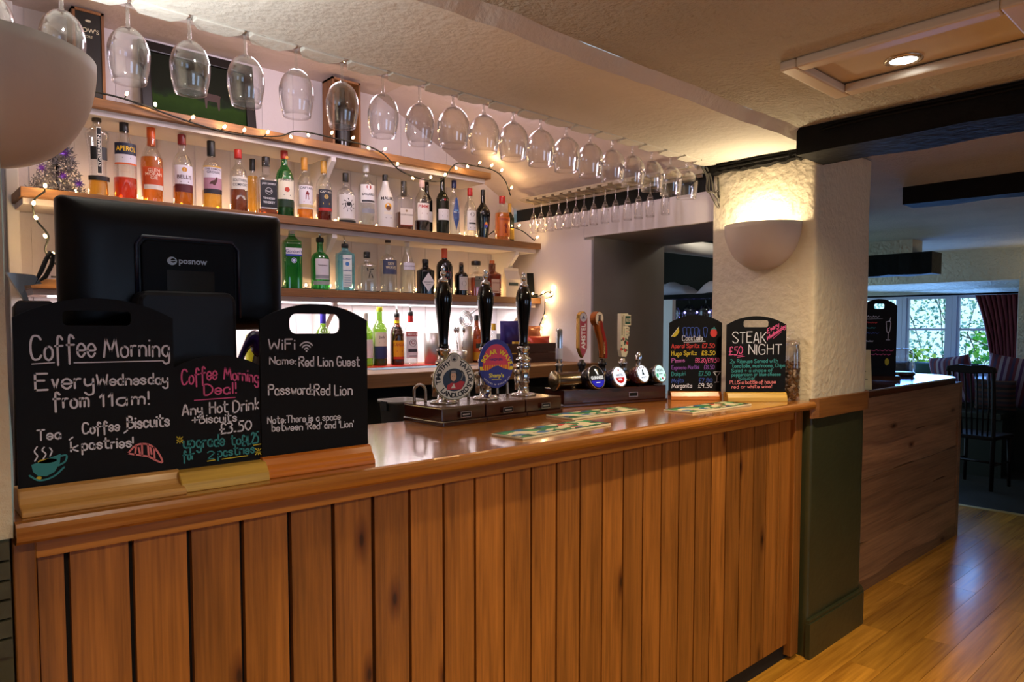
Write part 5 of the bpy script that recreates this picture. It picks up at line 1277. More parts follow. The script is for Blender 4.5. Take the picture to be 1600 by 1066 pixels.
def pump(label, x, y, rz, clip):
    t = thing('hand_pump', label, 'hand pump', (x, y, 1.11), rz, 'hand pumps on the bar')
    MB().box(-.0915, .0915, -.008, .205, 0, .016).box(-.0905, .0905, 0, .20, .016, .058).build('base', m_darkw, t, bevel=.003)
    MB().box(-.0895, .0895, .004, .198, .0581, .0610).build('top_plate', M('pump_plate', '#6b5548', .22, .35), t)
    mb = MB().box(-.022, .022, -.0095, -.0082, .024, .043, 0).box(-.020, .020, -.0099, -.0096, .026, .041, 1); mb.box(-.015, .015, -.0101, -.01, .031, .036, 0)
    mb.build('name_plate', [M('nickel', '#a9a6b4', .25, .8), m_black], t, fix=False)
    yc = .105
    mb = MB(); mb.lathe([(.0004, .061), (.046, .061), (.046, .066), (.040, .070), (.021, .073), (.019, .105), (.023, .108), (.023, .114), (.020, .118), (.024, .150), (.027, .165), (.026, .176), (.020, .182), (.026, .186), (.028, .192), (.026, .198), (.018, .202), (.018, .226), (.023, .230), (.023, .238), (.016, .242), (.0004, .242)], 32, mat=T3(0, yc, 0))
    mb.build('cylinder', m_chrome, t)
    hd = [(.0004, .240), (.015, .240), (.018, .246), (.0155, .256), (.0165, .285), (.020, .325), (.025, .365), (.0285, .395), (.0285, .412), (.0255, .432), (.0195, .448), (.014, .456), (.0004, .456)]
    hm = MB().lathe([(p[0], p[1]) for p in catmull([(a, b, 0) for a, b in hd[1:-1]], 3)]+[hd[-1]], 32, mat=T3(0, yc, 0)).build('handle', m_gloss, t)
    MB().lathe([(.0004, .455), (.0145, .455), (.017, .460), (.015, .466), (.008, .470), (.006, .475), (.010, .481), (.0105, .487), (.006, .492), (.0055, .495), (.008, .500), (.006, .506), (.0004, .508)], 20, mat=T3(0, yc, 0)).build('finial', m_chrome, hm)
    # curved pipe and drip spout beside the cylinder
    p = [(-.066, .12, .061), (-.066, .12, .105), (-.060, .115, .118), (-.050, .11, .122), (-.040, .105, .116), (-.036, .10, .10), (-.036, .10, .062)]
    MB().tube(catmull([(a-.012, b+.04, c) for a, b, c in p], 5), .0052, 10).build('swan_pipe', M('dull_chrome', '#b6ab9a', .25, .9), t)
    mb = MB(); mb.tube([(-.030, yc, .150), (-.046, yc-.012, .150)], .008, 10); mb.tube([(-.046, yc-.012, .158), (-.046, yc-.012, .140)], .0115, 12); mb.tube([(-.046, yc-.012, .140), (-.046, yc-.012, .085)], .0085, 12)
    mb.build('spout', M('dull_chrome', '#b6ab9a', .25, .9), t)
    if clip:
        ca = R(-22); Tc = T3(0, yc-.055, 0, ca)
        if clip == 'round':
            mb = MB(); n = 112; cz, r = .143, .069
            def edge(k, s=1.0):
                a = 2*PI*k/n; b_ = math.atan2(math.sin(a-PI/2), math.cos(a-PI/2))
                dd_, qq_ = .061, .024; h_ = qq_**2-(dd_*math.sin(b_))**2
                rr_ = max(r, dd_*math.cos(b_)+math.sqrt(h_)) if h_ > 0 and abs(b_) < 1 else r*(1+.05*max(0, 1-abs(b_)/.7))
                return (rr_*s*math.cos(a), cz+rr_*s*math.sin(a))
            mb.prism([edge(k) for k in range(n)], 0, .010, 'Y', 0)
            for s_, yy, mi in ((.985, -.0004, 1), (.955, -.0008, 2)):
                mb.add([(edge(k, s_)[0], yy, edge(k, s_)[1]) for k in range(n)], [tuple(range(n))], mi)
            disc2(mb, 0, .212, .013, .015, -.0012, 6)
            for dz, c_ in ((.216, 7), (.206, 1)): disc2(mb, 0, dz, .005, .004, -.0014, c_)
            # generic portrait roundel: blue ground, face, hair, red jacket, raised arm
            disc2(mb, 0, cz-.003, .0385, .037, -.0012, 3)
            mb.add([(-.026, -.0016, cz-.034), (.024, -.0016, cz-.034), (.036, -.0016, cz-.010), (.020, -.0016, cz-.006), (.006, -.0016, cz-.014), (-.010, -.0016, cz-.012), (-.024, -.0016, cz-.020)], [tuple(range(7))], 4)
            disc2(mb, -.004, cz+.012, .0135, .020, -.0018, 1); disc2(mb, -.003, cz+.008, .0095, .0150, -.0021, 5)
            mb.add([(-.013, -.0023, cz+.018), (.007, -.0023, cz+.020), (.003, -.0023, cz+.027), (-.009, -.0023, cz+.027)], [(0, 1, 2, 3)], 7)
            for ex in (-.0065, .0008): disc2(mb, ex, cz+.009, .0016, .0010, -.0024, 1, 10)
            mb.add([(.018, -.0020, cz-.008), (.026, -.0020, cz-.006), (.034, -.0020, cz+.016), (.026, -.0020, cz+.028), (.016, -.0020, cz+.026), (.026, -.0020, cz+.016)], [(0, 1, 2, 3, 4, 5)], 1)
            mb.add([(.020, -.0023, cz-.004), (.025, -.0023, cz-.003), (.031, -.0023, cz+.014), (.024, -.0023, cz+.024), (.028, -.0023, cz+.012)], [(0, 1, 2, 3, 4)], 7)
            mb.add([(-.012, -.0023, cz-.030), (.004, -.0023, cz-.030), (-.002, -.0023, cz-.014)], [(0, 1, 2)], 2)
            arc_text(mb, 'TIMOTHY', 0, cz, .046, -106, -20, .0150, -.0014, 1); arc_text(mb, "TAYLOR'S", 0, cz, .046, 20, 110, .0150, -.0014, 1)
            arc_text(mb, 'LANDLORD', 0, cz, .061, 230, 130, .0150, -.0014, 1, inward=True)
            for v in range(len(mb.v)): mb.v[v] = tuple(Tc @ Vector(mb.v[v]))
            mb.build('pump_clip', [M('clip_gold', '#b8a877', .3, .6), cm('#17191c'), cm('#d9d7d0'), cm('#1c2c46'), cm('#b0242a'), cm('#cfa88c'), cm('#a9a5a0'), cm('#8f8c8c')], t, fix=False)
        else:
            mb = MB(); n = 56; cz = .186; a_, b_ = .062, .083
            mb.prism([(a_*math.cos(2*PI*k/n), cz+b_*math.sin(2*PI*k/n)) for k in range(n)], 0, .008, 'Y', 0)
            disc2(mb, 0, cz, a_*.985, b_*.985, -.0004, 0)
            def clipband(f0, f1, s, yy, mi, shape=None):
                pts = [(a_*s*math.cos(t), b_*s*math.sin(t)) for t in [2*PI*k/160 for k in range(160)]]
                pts = [p for p in pts if f0 <= p[1]/b_ <= f1]; pts.sort(key=lambda p: math.atan2(p[1]-(f0+f1)/2*b_, p[0]))
                mb.add([(p[0], yy, cz+p[1]) for p in pts], [tuple(range(len(pts)))], mi)
            clipband(-.30, -.08, .98, -.0007, 2)
            clipband(-.22, .80, .80, -.0010, 1)
            clipband(-.28, -.06, .78, -.0013, 3)
            for k in range(11): 
                xx = -.042+.0084*k; mb.add([(xx, -.0015, cz-.024), (xx+.0022, -.0015, cz-.024), (xx+.0030, -.0015, cz-.004), (xx+.0010, -.0015, cz-.004)], [(0, 1, 2, 3)], 2)
            mb.add([(-.048, -.0017, cz-.026), (-.030, -.0017, cz-.022), (-.008, -.0017, cz-.009), (.006, -.0017, cz-.006), (.022, -.0017, cz-.015), (.048, -.0017, cz-.022), (.050, -.0017, cz-.032), (-.050, -.0017, cz-.032)], [tuple(range(8))], 0)
            disc2(mb, 0, cz-.040, .050, .020, -.0016, 0)
            for k, (s_, n_) in enumerate(((.94, .010), (.88, .006))): pass
            arc_text(mb, 'SOLAR WAVE', 0, cz-.012, .045, -70, 70, .0145, -.0018, 2, kx=.98)
            flat_text(mb, 'HAZY IPA', 0, cz+.014, .009, -.0018, 0, .048)
            flat_text(mb, "Sharp's", 0, cz-.042, .019, -.0019, 4, .072, .02)
            flat_text(mb, 'BREWING CO', 0, cz-.054, .004, -.0019, 4)
            arc_text(mb, 'BREWED IN CORNWALL', 0, cz+.004, .078, 226, 134, .0048, -.0019, 5, inward=True, kx=.82)
            for v in range(len(mb.v)): mb.v[v] = tuple(Tc @ Vector(mb.v[v]))
            mb.build('pump_clip', [cm('#2a2f8e'), cm('#cf3a5c'), cm('#e8cf1e'), cm('#dc5a1e'), cm('#e8e01e'), cm('#d8d8e8')], t, fix=False)
        MB().box(-.012, .012, .0, .05, .150, .162, 0, T3(0, yc-.05, 0, ca)).build('clip_bracket', m_chrome, t)
    return t
pump('hand pump with round white clip showing a portrait, nearest the camera', 1.390, 1.765, .03, 'round')
pump('middle hand pump with blue and pink sunrise clip', 1.5745, 1.7705, .03, 'oval')
pump('hand pump without a clip, furthest from the camera', 1.759, 1.776, .03, None)

# ---------------------------------------------------------------- lager font
F0 = thing('beer_font', 'chrome T-bar beer font with four glowing round badges on a dark wooden plinth', 'beer font', (1.96, 1.876, 1.11), R(-12.8))
MB().box(0, .525, .0, .15, 0, .012).box(.006, .519, .004, .146, .012, .068).build('plinth', m_darkw, F0, bevel=.003)
mb = MB().box(.322, .368, .0025, .0038, .026, .046, 0).box(.325, .365, .0021, .0024, .029, .043, 1); mb.build('name_plate', [M('nickel', '#a9a6b4', .25, .8), m_black], F0)
m_bar = M('font_chrome', '#6e6050', .18, 1)
PYc, PZ = .060, .100
TX = Matrix.Translation((0, PYc, PZ)) @ Matrix.Rotation(PI/2, 4, 'Y')
MB().lathe([(.0004, -.0), (.030, 0), (.033, .006), (.033, .49), (.030, .497), (.0004, .498)], 32, mat=TX).build('pipe', m_bar, F0)
MB().lathe([(.0004, -.008), (.036, -.008), (.040, -.004), (.040, .004), (.035, .006)], 32, mat=TX).build('end_cap', M('cap_gold', '#8a7a5c', .2, .9), F0)
for xx in (.08, .42): MB().lathe([(.034, .066), (.022, .072), (.020, .10)], 24, mat=T3(xx, PYc, 0)).build('support', m_bar, F0)
lens_specs = [
 ('dark', .150, .106, 'GUINNESS'), ('red', .262, .104, 'AMSTEL'), ('maroon', .382, .112, 'MORETTI'), ('green', .475, .110, "INCH'S")]
m_lw = emit('badge_white', (.93, .95, 1.0), 1.25)
def glow(h, s): return emit('badge_'+h.lstrip('#'), h, s)
for kind, lx, lz, nm in lens_specs:
    Tl = Matrix.Translation((lx, .020, lz)) @ Matrix.Rotation(R(14), 4, 'Z') @ Matrix.Rotation(R(-18), 4, 'X')
    # local: y = -depth toward the customer
    body = {'dark': '#0b0b14', 'red': '#16203c', 'maroon': '#4a1d24', 'green': '#10131c'}[kind]
    mb = MB(); Tb = Tl @ Matrix.Rotation(PI/2, 4, 'X')
    rr_ = {'dark': .047, 'red': .042}.get(kind, .038)
    mb.lathe([(.024, -.045), (rr_-.004, -.022), (rr_, -.004), (rr_, .022), (rr_-.003, .026)], 40, mat=Tb)
    hs = mb.build('badge_housing', M('housing_'+kind, body, .18, .0, coat=.6), F0)
    mb = MB(); mats = []
    def dd(cx, cz, a, b, yy, h, s):
        mats.append(glow(h, s) if s else cm(h)); disc2(mb, cx, cz, a, b, yy, len(mats)-1)
    y0 = -.0262
    if kind == 'dark':
        dd(0, 0, rr_-.003, rr_-.003, y0, '#0a0a12', 0)
        mats.append(glow('#3b34c8', .8)); mb.add([(.042*math.cos(a), y0-.0003, .042*math.sin(a)) for a in [R(200+140*k/20) for k in range(21)]], [tuple(range(21))], len(mats)-1)
        mats.append(glow('#f2ece8', 1.3)); flat_text(mb, nm, 0, -.003, .014, y0-.0006, len(mats)-1, .074, .03); mb.add([(-.012, y0-.0006, -.024), (.012, y0-.0006, -.024), (.012, y0-.0006, -.021), (-.012, y0-.0006, -.021)], [(0, 1, 2, 3)], len(mats)-1)
        mb.add([(-.008, y0-.0006, .032), (.004, y0-.0006, .032), (.012, y0-.0006, .008), (.006, y0-.0006, .008)], [(0, 1, 2, 3)], len(mats)-1)
        mats.append(glow('#b89a5a', .7)); mb.add([(.005, y0-.0006, .032), (.012, y0-.0006, .030), (.014, y0-.0006, .012)], [(0, 1, 2)], len(mats)-1)
    elif kind == 'red':
        mats.append(m_lw); disc2(mb, 0, 0, rr_-.003, rr_-.003, y0, 0)
        mats.append(glow('#e02420', .9)); mb.add([(.027*math.cos(a), y0-.0003, -.004+.024*math.sin(a)) for a in [R(180+180*k/20) for k in range(21)]], [tuple(range(21))], 1)
        mats.append(glow('#5a5a86', .6)); flat_text(mb, nm, 0, .006, .0095, y0-.0006, 2, .052)
        flat_text(mb, 'BEER', 0, -.012, .008, y0-.0006, 0, .026, .03)
        disc2(mb, 0, .026, .004, .004, y0-.0006, 1, 12)
    elif kind == 'maroon':
        mats.append(m_lw); disc2(mb, 0, 0, rr_-.003, rr_-.003, y0, 0)
        mats.append(glow('#7a2a2e', .7)); arc_text(mb, 'BIRRA', 0, 0, .024, -62, 30, .007, y0-.0004, 1)
        mats.append(glow('#1f3d3a', .4)); mb.add([(-.008, y0-.0005, -.004), (.008, y0-.0005, -.006), (.005, y0-.0005, .004), (.004, y0-.0005, .012), (-.003, y0-.0005, .012), (-.004, y0-.0005, .004)], [tuple(range(6))], 2); disc2(mb, .001, .013, .005, .004, y0-.0006, 2, 14)
        flat_text(mb, nm, 0, -.016, .006, y0-.0006, 2, .042)
    else:
        mats.append(emit('badge_mint', (.72, 1.0, .92), 1.2)); disc2(mb, 0, 0, rr_-.003, rr_-.003, y0, 0)
        mats.append(glow('#1d4f64', .5)); flat_text(mb, nm, 0, .014, .012, y0-.0006, 1, .042, .03); mb.add([(-.014, y0-.0006, -.003), (.014, y0-.0006, -.003), (.014, y0-.0006, 0), (-.014, y0-.0006, 0)], [(0, 1, 2, 3)], 1)
        mats.append(glow('#c8343c', .7)); disc2(mb, .006, -.022, .0055, .0055, y0-.0006, 2, 16)
        mats.append(glow('#4fc28a', .9)); disc2(mb, -.024, -.008, .007, .010, y0-.0006, 3, 16); disc2(mb, -.010, -.024, .006, .005, y0-.0006, 3, 16); disc2(mb, .026, -.010, .005, .007, y0-.0006, 3, 16)
    for v in range(len(mb.v)): mb.v[v] = tuple(Tl @ Vector(mb.v[v]))
    mb.build('badge', mats, hs, fix=False)
    MB().tube([tuple(Tl @ Vector((rr_*math.cos(2*PI*i/40), -.0245, rr_*math.sin(2*PI*i/40)))) for i in range(40)], .0022, 6, closed=True).build('badge_rim', m_chrome, hs)
# taps: chrome swing tap, two red handles, cream orchard handle and a short chrome finial
def collar(xx, mat_):
    return MB().lathe([(.016, .10), (.017, .125), (.014, .14), (.014, .155), (.018, .158), (.018, .168), (.011, .172), (.010, .182), (.0004, .183)], 20, mat=T3(xx, .125, -.005)).build('tap_collar', mat_, F0)
m_blk = M('collar_black', '#0d0e14', .2, coat=.5)
c = collar(.173, m_blk)
pts = [(.0, .182), (.011, .200), (.0215, .225), (.0215, .345), (.019, .360), (.010, .372), (0, .375)]
poly = pts+[(-a, b) for a, b in reversed(pts[1:-1])]
hd = MB().prism([(a, b) for a, b in poly], .115, .139, 'Y', 0, T3(.173, 0, 0)).build('tap_handle', M('tap_gold', '#b08338', .25, .6), c, bevel=.004)
mb = MB(); ins = [(a*.82, .2+(b-.2)*.955+.003) for a, b in poly]
mb.add([(.173+a, .1146, b) for a, b in ins], [tuple(range(len(ins)))], 0)
disc2(mb, .173, .350, .0165, .018, .1142, 1)
for sy, hh_ in ((.35, .006),): mb.add([(.173-.010, .1139, .344), (.173+.010, .1139, .344), (.173+.004, .1139, .352), (.173, .1139, .358), (.173-.004, .1139, .352)], [(0, 1, 2, 3, 4)], 2)
v2, f2, w_, h_ = text_mesh('AMSTEL', .02); s_ = .105/w_
mb.add([(.173-(p[1]-h_/2)*.021/h_, .1141, .272+p[0]*s_) for p in v2], f2, 3)
mb.build('handle_badge', [cm('#9a2320', .3), cm('#b9b4c4'), cm('#4a4a68'), cm('#e6e0e0')], hd, fix=False)
c = collar(.277, m_blk)
mb = MB(); sp = catmull([(.277, 0, .180), (.277, 0, .215), (.270, 0, .262), (.256, 0, .305), (.250, 0, .335)], 4)
mb.tube([(p.x, .127, p.z) for p in sp], [.013+.007*i/(len(sp)-1) for i in range(len(sp))], 14)
hd = mb.build('tap_handle', M('copper_handle', '#a35a24', .25, .5), c)
mb = MB(); 
for a, b in zip(sp, sp[1:]): mb.add([(a.x-.006+.006, .1085, a.z), (a.x+.016, .112, a.z), (b.x+.016, .110, b.z), (b.x, .1065, b.z)], [(0, 1, 2, 3)], 0)
v2, f2, w_, h_ = text_mesh('MORETTI', .02); s_ = .05/w_
mb.add([(.276-(p[1]-h_/2)*.008/h_, .1075, .225+p[0]*s_) for p in v2], f2, 2)
Tm2 = T3(.252, .112, .345, R(12))
mb.prism([(.026*math.cos(2*PI*i/32), .030*math.sin(2*PI*i/32)) for i in range(32)], 0, .03, 'Y', 3, Tm2)
o0 = len(mb.v); disc2(mb, 0, 0, .024, .028, -.0005, 1); disc2(mb, 0, .002, .007, .010, -.0009, 4); mb.add([(-.010, -.0009, -.010), (.010, -.0009, -.010), (.006, -.0009, -.002), (-.006, -.0009, -.002)], [(0, 1, 2, 3)], 4); disc2(mb, 0, .012, .009, .003, -.0010, 4); flat_text(mb, 'MORETTI', 0, -.018, .0055, -.0010, 4, .034)
for v in range(o0, len(mb.v)): mb.v[v] = tuple(Tm2 @ Vector(mb.v[v]))
mb.build('handle_badge', [cm('#8e1c1c', .3), cm('#d5cabb'), cm('#d8b878'), M('copper_handle', '#a35a24', .25, .5), cm('#3a2a24')], hd, fix=False)
c = collar(.385, m_chrome)
hd = MB().prism([(-.020, .215), (-.012, .185), (.010, .182), (.020, .205), (.020, .368), (-.020, .368)], .115, .139, 'Y', 0, T3(.385, 0, 0)).build('tap_handle', M('cream_handle', '#d6cdae', .4), c, bevel=.002)
mb = MB(); yy = .1144
mb.box(.385-.006, .385+.028, .108, .1146, .318, .362, 0)
mb.box(.385-.002, .385+.025, .107, .1079, .323, .357, 1); flat_text(mb, "INCH'S", .385+.0115, .340, .016, .1066, 0, .022, .03)
for k, (s_, cc) in enumerate((('APPLE', 3), ('CIDER', 2), ('MEDIUM', 3))): mb.box(.385-.004, .385+.022, .110, .1146, .300-.014*k, .310-.014*k, 0); mb.box(.387, .403, .1096, .1099, .3035-.014*k, .3068-.014*k, cc)
q = random.Random(5)
for k in range(20):
    px_, pz_ = .385+q.uniform(-.016, .016), q.uniform(.205, .262); big = k % 4 == 0
    disc2(mb, px_, pz_, .0065 if big else .0035, .007 if big else .004, yy-.0003*k/20-.0002, (2 if big else 1) if k % 5 else 3, 12)
mb.box(.370, .3735, yy-.0004, yy-.0002, .275, .355, 3)
mb.build('handle_badge', [cm('#ddd5b8'), cm('#1f4a34'), cm('#b83a26'), cm('#3a3a30')], hd, fix=False)
MB().lathe([(.012, .10), (.014, .13), (.010, .15), (.013, .168), (.013, .188), (.008, .20), (.0004, .203)], 20, mat=T3(.470, .125, 0)).build('tap_collar', m_chrome, F0)
c = MB().lathe([(.014, .062), (.017, .068), (.015, .10), (.018, .104), (.013, .11), (.012, .150), (.016, .153), (.016, .162), (.012, .165), (.0004, .166)], 20, mat=T3(.062, .125, 0)).build('tap_collar', m_chrome, F0)
h2 = MB().lathe([(.0105, .165), (.0125, .18), (.0135, .295), (.0115, .303), (.0004, .305)], 20, mat=T3(.062, .125, 0)).build('tap_handle', m_chrome, c)
MB().lathe([(.0138, .182), (.0142, .183), (.0142, .225), (.0138, .226)], 20, mat=T3(.062, .125, 0)).build('grip_sleeve', M('sleeve_white', '#b9b9c8', .4), h2)

# ---------------------------------------------------------------- till
till = thing('till', 'large black touch-screen till seen from behind, above the coffee chalkboards', 'till', (.49, 1.585, 1.11), R(-1.5))
m_till = M('till_plastic', '#040406', .36, spec=.28, bump=.03, bscale=400)
m_till2 = M('till_recess', '#030304', .5, spec=.15)
mb = MB(); zb, zt, w2 = .304, .565, .222
def rrect(hw, z0, z1, r, k=6):
    out = []
    for cx, cz, s0 in ((hw-r, z0+r, -PI/2), (hw-r, z1-r, 0), (-hw+r, z1-r, PI/2), (-hw+r, z0+r, PI)):
        for i in range(k+1): a_ = s0+PI/2*i/k; out.append((cx+r*math.cos(a_), cz+r*math.sin(a_)))
    return out
rings = [(0, .030, .010), (0, .014, .012), (.003, .006, .014), (.012, -.002, .02), (.030, -.009, .03), (.052, -.013, .035), (.070, -.0145, .035)]
n = len(rrect(w2, zb, zt, .01)); vs = []
for ins, yy, rr_ in rings: vs += [(p[0], yy, p[1]) for p in rrect(w2-ins, zb+ins*.5, zt-ins*.8, rr_)]
fs = [tuple(range(n))]
for j in range(len(rings)-1):
    for i in range(n): fs.append((j*n+i, j*n+(i+1) % n, (j+1)*n+(i+1) % n, (j+1)*n+i))
fs.append(tuple(reversed(range((len(rings)-1)*n, len(rings)*n))))
mb.add(vs, fs, 0, True); mb.build('screen_back', m_till, till)
MB().prism([(-.082, .33), (.105, .33), (.105, .475), (.095, .488), (-.072, .488), (-.082, .475)], -.020, -.012, 'Y').build('panel', m_till2, till, bevel=.003)
MB().tube([(-.090, -.018, .33), (-.090, -.018, .478), (-.078, -.018, .494), (.100, -.018, .494), (.113, -.018, .478), (.113, -.018, .33)], .004, 6).build('panel_trim', M('till_trim', '#15172e', .3), till)
MB().box(-.035, .060, -.0225, -.0195, .385, .428).build('display_window', M('till_display', '#171b1b', .15), till)
mb = MB(); disc2(mb, -.024, .447, .0095, .0085, -.0208, 0); disc2(mb, -.022, .448, .0050, .0045, -.0211, 1); ribbon(mb, [(-.0275, .447), (-.0165, .4485)], .0016, lambda u, v: (u, -.0213, v), 0)
flat_text(mb, 'posnow', .0175, .4445, .0130, -.0209, 0, .060, .025); mb.build('logo', [cm('#b5c6dc'), m_till2], till, fix=False)
MB().prism([(-.105, .0), (.085, .0), (.085, .368), (.072, .382), (-.092, .382), (-.105, .368)], -.085, -.02, 'Y').build('printer_housing', M('till_grey', '#14151b', .45, spec=.3), till, bevel=.010)
MB().box(-.10, .10, -.06, .10, 0, .03).box(-.05, .05, .0, .06, .03, .33).build('stand', m_till2, till, bevel=.006)
# odd things at the near end behind the coffee board
t = thing('knife_block', 'dark wooden block with a steel tool leaning in it, by the left pier', 'block', (.245, 1.70, 1.11), -.1)
MB().prism([(-.045, 0), (.045, 0), (.030, .352), (.024, .362), (-.030, .362), (-.038, .350)], -.05, .05, 'Y').build('block', M('dark_block', '#20130b', .5, var=.2), t, bevel=.004)
t = thing('scissors', 'silver-handled scissors sticking out of the dark block', 'scissors', (.245, 1.70, 1.4721), .2)
mb = MB(); mb.prism([(-.05, .055), (-.02, -.0), (-.012, .0), (-.020, .03), (.012, .035), (.0, .052)], -.004, .004, 'Y'); mb.build('blade', ms, t)
mb = MB(); mb.tube([(.0, 0, .035), (.020, 0, .05), (.032, 0, .075), (.036, 0, .095), (.030, 0, .10), (.022, 0, .085), (.012, 0, .06)], .0045, 8, closed=True); mb.build('handle', M('dull_steel', '#3c3a38', .5, .6), t)
o = MB().tube(catmull([(0, 0, 0), (0.01, 0, .08), (.03, 0, .16), (.07, 0, .21), (.10, 0, .20)], 6), [.016+.008*math.sin(i/3) for i in range(25)], 12).build('bottle_opener', M('purple_plastic', '#24104a', .2)); o.location = (.632, 1.72, 1.11); o.scale = (.8, 1, 1.32)
tag(o, 'glossy dark purple curved handle between the two smaller chalkboards', 'opener')
q = random.Random(4); vs = []; fs = []
for j in range(13):
    for i in range(16):
        a = 2*PI*i/16; v = j/12; r_ = .05*(1-.55*v)+.006*q.uniform(-1, 1)
        vs.append((r_*math.cos(a)+.03*v, r_*.6*math.sin(a), v*.19))
for j in range(12):
    for i in range(16): fs.append((j*16+i, j*16+(i+1) % 16, (j+1)*16+(i+1) % 16, (j+1)*16+i))
fs.append(tuple(range(192, 208))); fs.append(tuple(reversed(range(16))))
o = MB().add(vs, fs, 0, True).build('straw_bag', M('grey_film', '#5c5450', .25, .1)); o.location = (.715, 1.76, 1.11); o.scale = (1, 1, 1.4); tag(o, 'crumpled grey plastic bag of straws just behind the wifi chalkboard', 'bag')

# ================================================================== SECOND COUNTER, WINDOW SEAT, OUTSIDE
sb = thing('side_counter', 'second counter beyond the pillar with wavy-edged dark boards and a rounded wooden top', 'bar counter', (3.56, 1.50, 0))
pts = [(-.01, -.03), (1.55, -.03)]
for a in range(0, 91, 10): pts.append((1.62+.32*math.sin(R(a)), .29-.32*math.cos(R(a))))
pts += [(1.94, .52), (-.01, .52)]
MB().prism(pts, 1.050, 1.092, 'Z').build('counter_top', wood('dark_top', '#2e1608', '#6a3a18', 'X', .8, .15, .9, 0), sb, bevel=.008)
hts = [1.048, .815, .62, .445, .27, .09]
mb = MB(); q = random.Random(8)
for k, (z1, z0) in enumerate(zip(hts, hts[1:])):
    n = 14; top = []; bot = []
    for i in range(n+1):
        x = .0+1.86*i/n; top.append((x, z1+(.0 if k == 0 else .0))); bot.append((x, z0-.012+.014*math.sin(i*.9+k*2)+q.uniform(-.006, .006)))
    mb.prism([(a_, b_-(.0 if k == 0 else .008)) for a_, b_ in top]+list(reversed(bot)), (.0, .014, .004, .012, .002)[k], .032, 'Y')
mb.prism([(0, 0), (1.86, 0), (1.86, .09), (0, .09)], .004, .03, 'Y')
mb.build('front_panel', m_elm, sb)
MB().box(1.86, 1.915, -.0, .05, 0, 1.05).build('post', m_elm, sb, bevel=.004)
MB().box(.0, 1.88, .0325, .45, .0, 1.049).build('carcass', m_void, sb)

def scrib(c_, u0, u1, v, h): return (c_, '#', [[(u0+(u1-u0)*i/16, v+h*(.5+.5*math.sin(i*2.1))*(.6+.4*math.sin(i*5.3))) for i in range(17)]], .0035)
board('tall narrow chalkboard standing on the second counter against the window', (4.53, 1.80, 1.0925), R(-58), .20, .455, .50, .03, (m_darkw, .04, .03, .02, 'flat'), (.072, .128, .44, .462),
  [scrib('w', .02, .10, .388, .012), ('w', '_', .02, .376, .12, .380, .01), scrib('r', .02, .09, .352, .010), scrib('t', .02, .08, .320, .010), scrib('b', .02, .10, .288, .010), scrib('w', .02, .07, .238, .010), scrib('p', .06, .185, .182, .010), scrib('p', .06, .170, .157, .010),
   ('w', '#', [[(.140, .36), (.146, .30), (.160, .30), (.165, .36), (.140, .36)], [(.153, .30), (.153, .255)], [(.143, .250), (.163, .250)], [(.158, .36), (.165, .385)], [(.02, .20), (.035, .16), (.022, .13), (.035, .11), (.025, .08)]], .004), ('y', '##', ell(.15, .115, .012, .022))], .004)
m_menu = M('menu_cream', '#c7bf98', .6, var=.1, vscale=20)
t = thing('menu_card', 'cream menu card leaning at the pillar end of the second counter', 'menu', (3.83, 1.58, 1.0925), R(-50))
MB().box(0, .12, 0, .003, 0, .21, 0, T3(0, 0, 0, 0, -.16)).build('card', m_menu, t)
mb = MB(); q = random.Random(3)
for k in range(12): mb.box(.015, .06+q.random()*.04, -.0006, -.0001, .19-.014*k, .194-.014*k, 0, T3(0, 0, 0, 0, -.16))
mb.build('printed_lines', cm('#4c4836'), t)
t = thing('cloche', 'empty glass dome on a wooden base on the second counter', 'cake dome', (5.10, 1.76, 1.0925))
MB().lathe([(.0004, .03), (.072, .03), (.072, .15), (.066, .172), (.04, .185), (.0004, .187)], 32).build('dome', m_clear, t)
MB().lathe([(.0004, 0), (.075, 0), (.085, .012), (.085, .022), (.078, .029), (.0004, .029)], 32).build('base', m_darkw, t)
# window seat and cushions
ws = thing('window_seat', 'dark panelled bench seat below the window', 'bench', (8.02, 3.0, 0))
MB().box(-.28, .24, -1.2, 1.2, .55, .61).build('seat', m_olived, ws, bevel=.01)
MB().box(-.22, .24, -1.2, 1.2, 0, .55).build('base', m_olived, ws)
def cushion(label, loc, sx, sy, sz, rz, rx, mat_, tilt=0):
    mb = MB(); nu, nv = 20, 20; vs = []
    for s_ in (1, -1):
        for j in range(nv+1):
            for i in range(nu+1):
                u, v = i/nu*2-1, j/nv*2-1
                d = (max(0, 1-u**4)*max(0, 1-v**4))**.45
                vs.append((u*sx/2*(1-.05*(1-v*v)), s_*sy/2*d, v*sz/2*(1-.05*(1-u*u))))
    fs = []; m_ = (nu+1)*(nv+1)
    for s_ in (0, 1):
        for j in range(nv):
            for i in range(nu):
                a = s_*m_+j*(nu+1)+i; fs.append((a, a+1, a+nu+2, a+nu+1) if s_ else (a, a+nu+1, a+nu+2, a+1))
    o = mb.add(vs, fs, 0, True).build('cushion', mat_); o.location = loc; o.rotation_euler = (rx, tilt, rz)
    return tag(o, label, 'cushion', 'cushions on the window seat')
